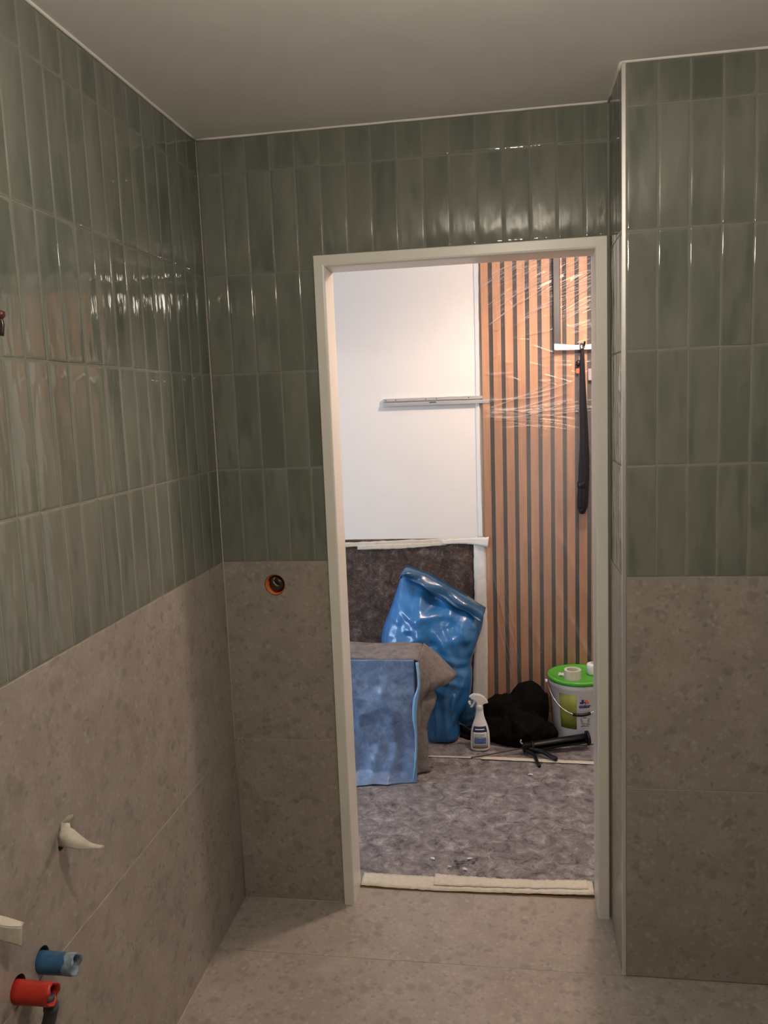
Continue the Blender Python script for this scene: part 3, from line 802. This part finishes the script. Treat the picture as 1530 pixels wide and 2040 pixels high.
tube('knob', [(0, -.024, 0), (0, -.028, 0), (0, -.040, 0), (0, -.044, 0)], [.010, .0155, .0155, .010], M_BLACK, h2, n=24)
tube('stem', [(0, 0, 0), (0, -.026, 0)], .006, M_BLACK, h2, n=12)
k2 = at_y(1156, 699, YW-.05)
h3 = tag(empty('wall_hook', (k2.x, YW-.025, k2.z)), 'small black peg between the taped bar and the round knob', 'hook')
tube('knob', [(0, -.020, 0), (0, -.024, 0), (0, -.034, 0), (0, -.037, 0)], [.006, .0095, .0095, .006], M_BLACK, h3, n=20)
tube('stem', [(0, 0, 0), (0, -.022, 0)], .004, M_BLACK, h3, n=10)
tg = at_y(1152, 738, YW-.055)
o = box('paper_tag', (tg.x-.010, YW-.058, tg.z-.014), (tg.x+.014, YW-.0565, tg.z+.010), M_ORANGE, None, bev=.0004); tag(o, 'small orange tag under the round black knob', 'tag')
tg = at_y(1176, 745, YW-.055)
o = box('paper_tag', (tg.x-.010, YW-.058, tg.z-.030), (tg.x+.012, YW-.0565, tg.z+.026), M_TAG, None, bev=.0004); tag(o, 'pale paper tag right of the umbrella', 'tag')

# ------------------------------------------------------------------ draped box
BX0, BX1, BY0, BY1, BZ = -.02, .520, .930, 1.150, .574
db = tag(empty('draped_box', (.25, 1.04, 0)), 'box shrouded in grey fleece with blue film over its front', 'covered box')
off = Vector((-.25, -1.04, 0))
box('hidden_box', (BX0+.015-.25, BY0+.015-1.04, .008), (BX1-.02-.25, BY1-.01-1.04, BZ-.010), M_BASEW, db)
rnf = random.Random(5)
def topf(u, v):
    x = BX0+(BX1+.012-BX0)*u; y = BY0-.002+(BY1-BY0)*v
    return Vector((x, y, BZ+.003*math.sin(x*23+y*9)+.002*math.sin(y*40+x*7) - .010*max(0, (.05-v)/.05)**2 - .008*max(0, (u-.96)/.04)**2 + .006*v)) + off
grid_obj('fleece_top', topf, 60, 26, M_FLEECE_D, db, .0035)
A = spline([(.532, .928, .566), (.528, .922, .46), (.512, .922, .36), (.505, .926, .22), (.492, .920, .10), (.482, .905, .008)], 40)
def polyline(pts, n):
    P = [Vector(p) for p in pts]; d = [0]
    for a_, b_ in zip(P, P[1:]): d.append(d[-1]+(b_-a_).length)
    out = []
    for k in range(n):
        q = k/(n-1)*d[-1]; i = max(j for j in range(len(P)-1) if d[j] <= q+1e-9); t_ = (q-d[i])/(d[i+1]-d[i]); out.append(P[i].lerp(P[i+1], t_))
    return out
B = polyline([(.532, 1.150, .578), (.600, 1.155, .520), (.690, 1.120, .440), (.660, 1.105, .405), (.572, 1.090, .392), (.596, 1.075, .335), (.565, 1.060, .285), (.540, 1.045, .225), (.552, 1.04, .13), (.545, 1.03, .05), (.572, 1.035, .016)], 40)
def skirt(u, v):
    k = v*39; i = min(int(k), 38); t_ = k-i
    a_, b_ = A[i].lerp(A[i+1], t_), B[i].lerp(B[i+1], t_)
    p = a_.lerp(b_, u)
    am = min(1, v*3)
    p.x += am*(.022*math.sin(u*8.5+v*1.5)*(u*(1-u)*4) + .008*math.sin(u*21+v*5)*(u*(1-u)*4))
    p.x -= .05*am*(u*(1-u)); p.z += .004*math.sin(u*31+v*50)*v*(1-v)
    return p + off
grid_obj('fleece_side', skirt, 40, 50, M_FLEECE_D, db, .0035)
def frontf(u, v):
    from mathutils import noise as mn
    x = BX0+(.512-BX0)*u; z = BZ-.006-(BZ-.010)*v
    k = min(1, v*4)
    y = BY0-.006 - .010*v*v - k*(.014*math.sin(z*17+x*3.0) + .012*mn.noise(Vector((x*9, z*6, 1.3))) + .010*(1-2.5*abs(mn.noise(Vector((x*6+z*4, z*8-x*5, 4.7))))) + .004*mn.noise(Vector((x*30, z*30, 2))))
    if v > .92: y -= (v-.92)*1.6*(1.15-u)**1.5
    return Vector((x, y, max(z, .010+.004*math.sin(x*25)))) + off
grid_obj('film_front', frontf, 70, 70, M_FILMBLUE, db, .003)
E_ = spline([(.520, .918, .56), (.527, .908, .46), (.505, .905, .39), (.498, .908, .31), (.506, .912, .22), (.500, .906, .10), (.490, .894, .014)], 44)
E2 = spline([(.532, .930, .56), (.538, .918, .46), (.526, .914, .39), (.516, .914, .31), (.516, .918, .22), (.510, .912, .10), (.497, .900, .014)], 44)
def edgef(u, v):
    i = min(int(v*43), 42); t_ = v*43-i
    p = E_[i].lerp(E_[i+1], t_).lerp(E2[i].lerp(E2[i+1], t_), u); p.y -= .010*math.sin(u*math.pi)
    return p + off
grid_obj('film_edge', edgef, 8, 44, M_FILMEDGE, db, .002)

# ------------------------------------------------------------------ blue bag
def build_bag():
    t = tag(empty('rubbish_bag', (.60, 1.42, 0)), 'tall slumped blue plastic rubbish bag with a folded mouth', 'bag')
    base = Vector((.60, 1.42, 0))
    L_R = [((856, 1474), (912, 1471), 1.40, .06), ((852, 1462), (916, 1458), 1.40, .085), ((852, 1436), (914, 1428), 1.405, .095), ((846, 1402), (934, 1392), 1.41, .11),
           ((812, 1365), (940, 1350), 1.42, .125), ((785, 1325), (938, 1318), 1.43, .13), ((763, 1288), (946, 1290), 1.44, .14), ((763, 1255), (955, 1266), 1.45, .14),
           ((777, 1215), (961, 1243), 1.46, .125), ((790, 1178), (963, 1229), 1.46, .085), ((797, 1156), (962, 1222), 1.455, .050), ((801, 1144), (962, 1217), 1.45, .022)]
    n = 120; NR = 110; rings = []
    K = len(L_R)
    C0 = [at_y(*l, y) for l, r, y, d in L_R]; C1 = [at_y(*r, y) for l, r, y, d in L_R]
    Ls, Rs = spline(C0, NR), spline(C1, NR); dp = [l[3] for l in L_R]
    # creases on the front: photo ends, width, height towards the room
    cr = [((842, 1158), (836, 1200), .020, .022), ((836, 1200), (832, 1238), .018, .022), ((842, 1160), (905, 1212), .022, .018), ((834, 1234), (892, 1226), .016, .020), ((832, 1240), (838, 1272), .020, .024),
          ((838, 1274), (790, 1285), .016, .014), ((834, 1268), (775, 1232), .015, .013), ((830, 1250), (786, 1205), .014, .010), ((900, 1232), (940, 1300), .022, .022), ((890, 1250), (925, 1320), .014, .012), ((868, 1262), (905, 1330), .016, .014),
          ((930, 1240), (958, 1268), .014, .016), ((850, 1300), (938, 1330), .012, .014), ((852, 1318), (936, 1352), .011, .013), ((858, 1340), (930, 1372), .010, .012), ((905, 1330), (880, 1400), .014, .012), ((930, 1345), (895, 1410), .012, .012),
          ((870, 1400), (868, 1465), .010, .012), ((888, 1395), (892, 1468), .010, .010), ((905, 1385), (902, 1460), .010, .012), ((945, 1270), (935, 1320), .012, .014)]
    dents = [((868, 1196), .055, .040), ((905, 1250), .035, .022), ((800, 1250), .03, .012), ((860, 1285), .035, .016), ((930, 1290), .03, .016), ((905, 1420), .03, .012)]
    CR = [(at_y(*a, 1.32), at_y(*b, 1.32), wd, h) for a, b, wd, h in cr]; DN = [(at_y(*a, 1.32), wd, h) for a, wd, h in dents]
    from mathutils import noise as mn
    for i in range(NR):
        s_ = i/(NR-1); kk = s_*(K-1); k0 = min(int(kk), K-2); d = dp[k0]+(dp[k0+1]-dp[k0])*(kk-k0)
        l, r = Ls[i], Rs[i]; c = (l+r)/2; hv = (r-l)/2; ring = []
        tp = max(0, min(1, (1-s_)*7))
        for k in range(n):
            a_ = 2*math.pi*k/n; ca, sa = math.cos(a_), math.sin(a_); ex = .8
            ca2 = math.copysign(abs(ca)**ex, ca); sa2 = math.copysign(abs(sa)**ex, sa)
            p = c + hv*ca2 + Vector((0, d*sa2, 0))
            q = Vector((p.x*6+p.z*4, a_*.7, p.z*5-p.x*3))
            f = .012*mn.noise(q) + .007*(1-2.4*abs(mn.noise(q*1.4)))
            if sa < 0:
                for a0, b0, wd, h in CR:
                    ex_, ez_ = b0.x-a0.x, b0.z-a0.z; L2 = ex_*ex_+ez_*ez_
                    t_ = max(0, min(1, ((p.x-a0.x)*ex_+(p.z-a0.z)*ez_)/L2)); dd = math.hypot(p.x-a0.x-t_*ex_, p.z-a0.z-t_*ez_)
                    if dd < wd*2.0: f += h*max(0, 1-dd/(wd*2.0))*(.55+.45*math.sin(t_*math.pi))
                for a0, wd, h in DN:
                    dd = math.hypot(p.x-a0.x, p.z-a0.z)
                    if dd < wd*2: f -= h*math.exp(-(dd/wd)**2*1.4)
            p = p + Vector((hv.normalized().x*ca*.35, sa, hv.normalized().z*ca*.35))*f*tp*(1-.6*abs(ca)**4)
            p.z = max(p.z, .009); p.y = min(p.y, YW-.035)
            ring.append(p - base)
        rings.append(ring)
    bod = rings_mesh('bag_body', rings, M_BAG, t, True, True)
    md = bod.modifiers.new('smooth', 'SUBSURF'); md.levels = 1; md.render_levels = 1
    # mouth rolled over to the front as a flat cuff
    TL, TR = [at_y(*q, 1.40) for q in ((799, 1143), (812, 1132), (860, 1150), (915, 1182), (967, 1216))], [at_y(*q, 1.365) for q in ((796, 1156), (806, 1150), (848, 1172), (905, 1206), (958, 1238))]
    TL, TR = spline(TL, 50), spline(TR, 50)
    def cuff(u, v):
        i = min(int(u*49), 48); t_ = u*49-i; a_ = TL[i].lerp(TL[i+1], t_); b_ = TR[i].lerp(TR[i+1], t_)
        p = a_.lerp(b_, v); p.y -= .022*math.sin(min(1, v*1.2)*math.pi)*(.6+.4*math.sin(u*9)) + .006*math.sin(u*23+v*3) + (.05 if v > .0 else 0)*0
        p.z += .004*math.sin(u*31)*v
        if v < .12: p.y += .05*(1-v/.12)
        return p - base
    grid_obj('mouth_cuff', cuff, 60, 14, M_BAG2, t, .004)
    return t
build_bag()
# second bag, lying behind the bottle
def lump(name, cen, rad, mat, seed, amp=.2, parent=None, sub=4, freq=1.0, zmin=.004, sharp=False):
    from mathutils import noise as mn
    bm = bmesh.new(); bmesh.ops.create_icosphere(bm, subdivisions=sub, radius=1)
    for v in bm.verts:
        d = v.co.normalized(); q = d*1.6*freq + Vector((seed*3.1, seed*1.7, 0))
        a_ = mn.noise(q) + .5*(1-2*abs(mn.noise(q*2.3))) * (1.0 if sharp else .5) + .22*(1-2*abs(mn.noise(q*5.1)))
        k = 1 + amp*a_
        v.co = Vector((d.x*rad[0]*k, d.y*rad[1]*k, d.z*rad[2]*k))
        if cen[2]+v.co.z < zmin: v.co.z = zmin-cen[2] + .15*(v.co.z-(zmin-cen[2]))*0
    return bm, cen
bm, cen = lump('x', (.742, 1.555, .075), (.080, .045, .070), M_BAG2, 3, .25, sharp=True)
o = bm_obj('plastic_bag', bm, M_BAG2, None, True); o.location = cen; tag(o, 'crumpled dark blue plastic lying behind the spray bottle', 'bag')

# ------------------------------------------------------------------ black jacket heap
def build_heap():
    from mathutils import noise as mn
    t = tag(empty('jacket', (.97, 1.40, 0)), 'crumpled black jacket heaped on the floor behind the spray bottle', 'clothing')
    blobs = [((-.045, .045, .11), (.125, .085, .105), 2), ((.045, .055, .145), (.105, .075, .125), 5), ((.02, -.035, .07), (.135, .085, .085), 7), ((.105, -.03, .055), (.080, .07, .062), 9), ((-.10, 0, .06), (.09, .075, .075), 11), ((.118, -.055, .062), (.042, .05, .062), 12)]
    bm = bmesh.new()
    bmesh.ops.create_icosphere(bm, subdivisions=6, radius=1)
    # one continuous skin: push a sphere out to the union of soft lumps
    for v in bm.verts:
        d = v.co.normalized(); best = 0
        o0 = Vector((.02, 0, .06))
        for c, r, s_ in blobs:
            # ray-ellipsoid from o0 along d
            oc = Vector([(o0[i]-c[i])/r[i] for i in range(3)]); dd = Vector([d[i]/r[i] for i in range(3)])
            A_, B_, C_ = dd.dot(dd), 2*oc.dot(dd), oc.dot(oc)-1
            disc = B_*B_-4*A_*C_
            if disc > 0:
                tt = (-B_+math.sqrt(disc))/(2*A_); best = max(best, tt)
        best = max(best, .03)
        p = o0 + d*best
        q = p*13
        f = .016*mn.noise(q) + .014*(1-2.4*abs(mn.noise(q*.9+Vector((5, 2, 1))))) + .005*(1-2*abs(mn.noise(q*2.6)))
        p = p + d*f
        p.z = max(p.z, .005)
        p.y = min(p.y, .17)
        dx, dy = p.x-.293, p.y-.055; dd = math.hypot(dx, dy)      # rests against the bucket
        if dd < .146: p.x, p.y = .293+dx/dd*.146, .055+dy/dd*.146
        v.co = p
    bm_obj('jacket_body', bm, M_BLACKCLOTH, t, True)
    tube('sleeve', spline([(.085, -.045, .11), (.095, -.070, .080), (.075, -.080, .050), (.02, -.085, .03)], 20), [.030]*8+[.026]*8+[.02]*4, M_BLACKCLOTH, t, n=14)
    tube('collar', spline([(-.12, .02, .12), (-.05, -.01, .165), (.03, .0, .185), (.10, .02, .17)], 20), [.010]*5+[.016]*10+[.010]*5, M_BLACKCLOTH, t, n=12)
    return t
build_heap()
st = at_z(922, 1455, .02)
o = tube('strap', spline([at_z(902, 1446, .02), at_z(918, 1450, .028), at_z(932, 1458, .03), at_z(944, 1464, .025), at_z(936, 1470, .012), at_z(918, 1466, .010)], 26), [.006]*4+[.016]*16+[.012]*6, M_BLACKCLOTH, None, n=12)
tag(o, 'black rolled cloth strap left of the spray bottle', 'strap')

# ------------------------------------------------------------------ spray bottle
sx = at_z(957, 1496, .006); SBH = 1.0
sb = tag(empty('spray_bottle', (sx.x, sx.y+.02, .006), (0, 0, .12)), 'white spray bottle with a blue and white label on the fleece', 'spray bottle')
prof = [(.034, 0), (.0455, .003), (.0475, .010), (.047, .06), (.045, .09), (.040, .115), (.032, .140), (.0245, .160), (.0205, .178), (.0185, .195), (.018, .207)]
lathe('body', prof, M_WPLAST, sb, n=36, sy=.62)
lathe('collar', [(.0172, .204), (.0186, .206), (.0178, .224), (.016, .228)], M_WPLAST, sb, n=28, sy=.8)
bm = bmesh.new()
hp = [(-.044, .262), (-.044, .275), (-.030, .283), (0, .281), (.022, .268), (.040, .248), (.042, .238), (.020, .234), (.012, .222), (-.010, .222), (-.014, .244), (-.028, .256)]
f0 = [bm.verts.new((x, -.0115, z)) for x, z in hp]; f1_ = [bm.verts.new((x, .0115, z)) for x, z in hp]
bm.faces.new(f0); bm.faces.new(f1_[::-1])
for k in range(len(hp)): bm.faces.new((f0[k], f1_[k], f1_[(k+1) % len(hp)], f0[(k+1) % len(hp)]))
bmesh.ops.recalc_face_normals(bm, faces=bm.faces)
bmesh.ops.bevel(bm, geom=[e for e in bm.edges], offset=.0025, segments=2, affect='EDGES')
bm_obj('spray_head', bm, M_WPLAST, sb)
tube('trigger', spline([(-.020, 0, .256), (-.026, 0, .240), (-.033, 0, .226), (-.041, 0, .216)], 10), [.006]*4+[.005]*6, M_WPLAST, sb, n=10)
tube('nozzle', [(-.043, 0, .269), (-.049, 0, .269)], .0065, M_WPLAST, sb, n=12)
def curved_panel(name, mat, parent, prof_r, a0, a1, z0, z1, n=14, m=6, off_=.0006, sy=1.0, cx=0):
    def fn(u, v):
        z = z0+(z1-z0)*v; a_ = a0+(a1-a0)*u; r_ = prof_r(z)+off_
        return (cx+r_*math.cos(a_), r_*sy*math.sin(a_), z)
    return grid_obj(name, fn, n, m, mat, parent, .0004)
def pr_b(z):
    for (r0, z0), (r1, z1) in zip(prof, prof[1:]):
        if z0 <= z <= z1: return r0+(r1-r0)*(z-z0)/(z1-z0)
    return prof[-1][0]
A0, A1 = -math.pi*.80, -math.pi*.24
lb = curved_panel('label', M_BROWNPR, sb, pr_b, A0, A1, .016, .118, sy=.62)
curved_panel('label_paper', M_PAPER, sb, pr_b, A0+.10, A1-.10, .022, .100, off_=.0012, sy=.62)
curved_panel('label_band', M_NAVY, sb, pr_b, A0, A1, .097, .126, off_=.0014, sy=.62)
curved_panel('label_picture', M_SKYPR, sb, pr_b, A0+.25, A1-.22, .040, .072, off_=.0018, sy=.62)
for k in range(3): curved_panel('label_line', M_TEXT, sb, pr_b, A0+.25, A1-.3-.1*k, .088-.007*k, .0895-.007*k, m=2, off_=.0018, sy=.62)
for k in range(4): curved_panel('label_line', M_TEXT, sb, pr_b, A0+.2, A1-.2, .025+.0035*k, .026+.0035*k, m=2, off_=.0018, sy=.62)
curved_panel('label_line', M_PAPER, sb, pr_b, A0+.28, A1-.35, .108, .114, m=2, off_=.0020, sy=.62)

# ------------------------------------------------------------------ paint bucket
BC = Vector((1.263, 1.457, .006))
bk = tag(empty('paint_bucket', BC), 'white paint bucket with a green lid beside the right door jamb', 'bucket')
RB, RT, BH = .117, .139, .318
def br(z): return RB+(RT-RB)*z/BH
lathe('pail', [(RB-.01, 0), (RB-.002, .002), (RB, .008), (br(.28), .28), (br(.28)+.004, .283), (br(.30)+.004, .303), (RT, BH)], M_BUCKET, bk, n=56)
lid = lathe('lid', [(RT+.001, BH-.012), (RT+.008, BH-.010), (RT+.009, BH+.004), (RT+.006, BH+.010), (RT-.003, BH+.010), (RT-.008, BH+.004), (RT-.06, BH+.004), (.0, BH+.004)], M_GREEN, bk, n=56)
AL = -math.pi*.5
curved_panel('label', M_OLIVE, bk, br, AL-.78, AL-.12, .085, .262, n=16, m=4)
# wire bail with black grip
ang0 = math.pi*1.02; ang1 = -.02*math.pi
bail = []
for k in range(25):
    t_ = k/24; a_ = math.pi*1.03 + t_*(math.pi*.94)
    zz = .292 - .128*math.sin(t_*math.pi)**.85
    r_ = br(zz)+.010
    bail.append((r_*math.cos(a_), r_*math.sin(a_), zz))
tube('bail', bail, .0022, M_STEEL, bk, n=8)
gp = [p for p in bail[10:16]]
tube('grip', gp, .0075, M_BLACK, bk, n=12)
for sx_ in (0, 24): tube('bail_ear', [Vector(bail[sx_]), Vector(bail[sx_])*1.0+Vector((-.012 if sx_ == 0 else .012, 0, 0))], .009, M_BUCKET, bk, n=14)
def arc_pt(s_, z, off_=.0016):           # s = arc length along the front, 0 at centre
    a_ = AL + s_/br(z); r_ = br(z)+off_; return (r_*math.cos(a_), r_*math.sin(a_), z)
def decal(name, poly, mat, parent=bk, off_=.0012):
    """flat polygon (s,z) wrapped on the pail, given a little thickness"""
    V = [arc_pt(s_, z, off_) for s_, z in poly] + [arc_pt(s_, z, .0003) for s_, z in poly]; n = len(poly)
    F = [tuple(range(n))] + [tuple(range(2*n-1, n-1, -1))] + [(k, k+n, (k+1) % n+n, (k+1) % n) for k in range(n)]
    bm = bmesh.new(); vv = [bm.verts.new(p) for p in V]
    for f in F: bm.faces.new([vv[i] for i in f])
    return bm_obj(name, bm, mat, parent)
def rect(s0, s1, z0, z1): return [(s0, z0), (s1, z0), (s1, z1), (s0, z1)]
lc, lz = .020, .218                       # logo centre
lg = empty('logo'); lg.parent = bk
decal('logo_block', rect(lc-.020, lc-.004, lz, lz+.010), M_NAVY, lg)
decal('logo_block', rect(lc-.012, lc-.001, lz+.010, lz+.022), M_NAVY, lg)
decal('logo_block', rect(lc-.004, lc+.001, lz+.002, lz+.010), M_NAVY, lg)
def ringq(r0, r1, mat, n=10):
    P = [(lc+.002+r1*math.sin(k/n*math.pi/2), lz+r1*math.cos(k/n*math.pi/2)) for k in range(n+1)] + [(lc+.002+r0*math.sin(k/n*math.pi/2), lz+r0*math.cos(k/n*math.pi/2)) for k in range(n, -1, -1)]
    decal('logo_arc', P, mat, lg)
ringq(.012, .023, M_ORANGE); ringq(.004, .010, M_NAVY)
def wrapped_text(name, s, size, s0, z0, mat, parent, bold=.0):
    cu = bpy.data.curves.new(name, 'FONT'); cu.body = s; cu.size = size; cu.offset = bold; cu.fill_mode = 'FRONT'; cu.resolution_u = 3
    o = bpy.data.objects.new(name, cu); COL.objects.link(o)
    dg = bpy.context.evaluated_depsgraph_get(); me = bpy.data.meshes.new_from_object(o.evaluated_get(dg))
    bpy.data.objects.remove(o)
    for v in me.vertices:
        v.co = Vector(arc_pt(s0+v.co.x, z0+v.co.y, .0018))
    me.materials.clear(); me.materials.append(mat)
    ob = link(name, me, parent); md = ob.modifiers.new('thickness', 'SOLIDIFY'); md.thickness = .0008; md.offset = 0
    return ob
wrapped_text('logo_text', 'color', .0260, lc-.024, lz-.020, M_NAVY, lg, .0011)
decal('print_line', rect(lc-.016, lc+.024, .157, .169), M_TEXT, bk)
for k in range(3): decal('print_gap', rect(lc-.012+.012*k, lc-.009+.012*k, .158, .168), M_BUCKET, bk, .0018)
for k, (a_, b_) in enumerate(((-.006, .012), (-.018, .030), (-.018, .028), (-.016, .030), (-.014, .026), (-.010, .030), (-.016, .022))):
    z_ = .145-.0075*k
    decal('print_line', rect(lc+a_, lc+b_, z_, z_+.0026), M_TEXT, bk)
# things on the lid
LZ = BC.z+BH+.0045
def ring_roll(name, c, r0, r1, h, mat, label, cat):
    t = tag(empty(name, c), label, cat)
    lathe('tape_winding', [(r0, 0), (r1, 0), (r1, h), (r0, h), (r0, 0)], mat, t, n=40, cap0=False, cap1=False, smooth=False)
    lathe('core', [(r0-.002, .001), (r0+.0002, .001), (r0+.0002, h-.001), (r0-.002, h-.001), (r0-.002, .001)], M_TAPE, t, n=40, cap0=False, cap1=False, smooth=False)
    return t
tc_ = at_z(1142, 1357, LZ)
ring_roll('tape_roll', (tc_.x, tc_.y+.040, LZ), .030, .041, .046, M_TAPE, 'cream roll of masking tape lying on the green bucket lid', 'tape roll')
tr_ = at_z(1178, 1347, LZ)
wr = tag(empty('paper_roll', (tr_.x+.012, tr_.y+.03, LZ)), 'small white roll standing on the green lid by the door jamb', 'roll')
lathe('roll_body', [(.026, 0), (.031, .004), (.032, .012), (.0305, .035), (.032, .048), (.028, .056), (.012, .058), (.010, .050)], M_PAPER, wr, n=28)
lathe('roll_core', [(.009, .040), (.0115, .040), (.0115, .0595), (.009, .0595)], M_BASEW, wr, n=20)
ts = at_z(1119, 1346, LZ)
tsp = tag(empty('tile_spacer', (ts.x, ts.y, LZ+.002), (0, 0, .5)), 'small white plastic cross left of the tape roll on the lid', 'tile spacer')
bm = bmesh.new(); add_box(bm, (-.018, -.005, 0), (.018, .005, .008), .0015); add_box(bm, (-.005, -.022, .0005), (.005, .022, .0085), .0015)
bm_obj('cross', bm, M_WPLAST, tsp)
tube('nub', [(.012, .006, .004), (.016, .018, .005)], .004, M_WPLAST, tsp, n=8)

# ------------------------------------------------------------------ caulking gun
ga, gb = at_z(1062, 1487, .040), at_z(1172, 1470, .062)
dirv = Vector((gb.x-ga.x, gb.y-ga.y, 0)); GL = dirv.length; yaw = math.atan2(dirv.y, dirv.x)
cg = tag(empty('caulking_gun', (ga.x, ga.y, .007), (0, -math.atan2(.022, GL), yaw)), 'black caulking gun lying on the fleece in front of the bucket', 'caulking gun')
R_ = .024; n = 20
outer = []
for x in (0, .01, GL*.5, GL-.006):
    outer.append([(x, R_*math.cos(math.radians(200)+math.radians(320)*k/n), .033+R_*math.sin(math.radians(200)+math.radians(320)*k/n)) for k in range(n+1)])
bar_ = rings_mesh('barrel', outer, M_BLACK, cg, False, False, True, closed=False); md = bar_.modifiers.new('thickness', 'SOLIDIFY'); md.thickness = .0025
tube('front_plate', [(GL-.004, 0, .033), (GL+.006, 0, .033)], .035, M_BLACK, cg, n=28)
tube('rear_plate', [(-.006, 0, .033), (.004, 0, .033)], .029, M_BLACK, cg, n=28)
bm = bmesh.new(); add_box(bm, (-.050, -.017, .014), (-.004, .017, .056), .006, 2); bm_obj('housing', bm, M_BLACK, cg)
rt = at_z(945, 1508, .012)
loc = Matrix.Rotation(-yaw, 3, 'Z') @ Vector((rt.x-ga.x, rt.y-ga.y, 0))
tube('plunger_rod', [(-.01, 0, .033), (loc.x*.95, loc.y*.95, .027), (loc.x, loc.y, .027)], .0032, M_DKBAR, cg, n=8)
tube('rod_hook', spline([(loc.x, loc.y, .027), (loc.x-.012, loc.y-.002, .028), (loc.x-.014, loc.y-.010, .032)], 8), .0035, M_DKBAR, cg, n=8)
def lc_(px, py, z): p = at_z(px, py, z); q = Matrix.Rotation(-yaw, 3, 'Z') @ Vector((p.x-ga.x, p.y-ga.y, 0)); return Vector((q.x, q.y, z-.007))
tube('handle', spline([(-.022, -.008, .030), lc_(1080, 1498, .030), lc_(1096, 1508, .022), lc_(1110, 1515, .016)], 18), [.010, .011]+[.0105]*14+[.012, .009], M_BLACK, cg, n=12)
tube('trigger', spline([(-.040, -.010, .026), lc_(1064, 1503, .026), lc_(1070, 1516, .020), lc_(1075, 1526, .014)], 16), [.008]*14+[.0095, .007], M_BLACK, cg, n=12)
tube('release_lever', spline([(-.045, .0, .050), (-.055, .004, .062), (-.050, .008, .072)], 8), .004, M_STEEL, cg, n=8)

# ------------------------------------------------------------------ scraps on the floor fleece
def scrap(px, py, s_, seed, label, group=None, mat=M_PAPER):
    rr = random.Random(seed); p = at_z(px, py, .008); n = 7
    top = [(s_*rr.uniform(.6, 1.2)*math.cos(2*math.pi*k/n), s_*rr.uniform(.35, .7)*math.sin(2*math.pi*k/n), rr.uniform(.001, .006)) for k in range(n)]
    bm = bmesh.new(); c0 = bm.verts.new((0, 0, .007)); vv = [bm.verts.new(q) for q in top]; lo = [bm.verts.new((q[0], q[1], q[2]-.0012)) for q in top]
    for k in range(n):
        bm.faces.new((c0, vv[k], vv[(k+1) % n])); bm.faces.new((vv[k], lo[k], lo[(k+1) % n], vv[(k+1) % n]))
    bm.faces.new(lo[::-1])
    o = bm_obj('paper_scrap', bm, mat); o.location = (p.x, p.y, .0085); o.rotation_euler = (0, 0, rr.uniform(-.6, .6)); return tag(o, label, 'scrap', group)
scrap(1057, 1544, .014, 1, 'single white paper scrap on the fleece below the caulking gun trigger')
scrap(862, 1711, .010, 2, 'pale scrap on the fleece left of the chip pile')
M_CHIP = plain('dark_chips', (.07, .062, .06), .6, var=.4, scale=90)
for k, (x, y, s_, m_) in enumerate(((895, 1728, .008, M_PAPER), (912, 1723, .010, M_CHIP), (926, 1732, .010, M_PAPER), (935, 1712, .012, M_PAPER), (922, 1718, .011, M_CHIP), (943, 1719, .010, M_CHIP), (908, 1717, .007, M_CHIP), (950, 1712, .008, M_CHIP))):
    scrap(x, y, s_, 20+k, 'small white plaster chip in the pile on the fleece near the threshold tape' if m_ is M_PAPER else 'small dark chip in the pile on the fleece near the threshold tape', 'white chips near the threshold' if m_ is M_PAPER else 'dark chips near the threshold', m_)
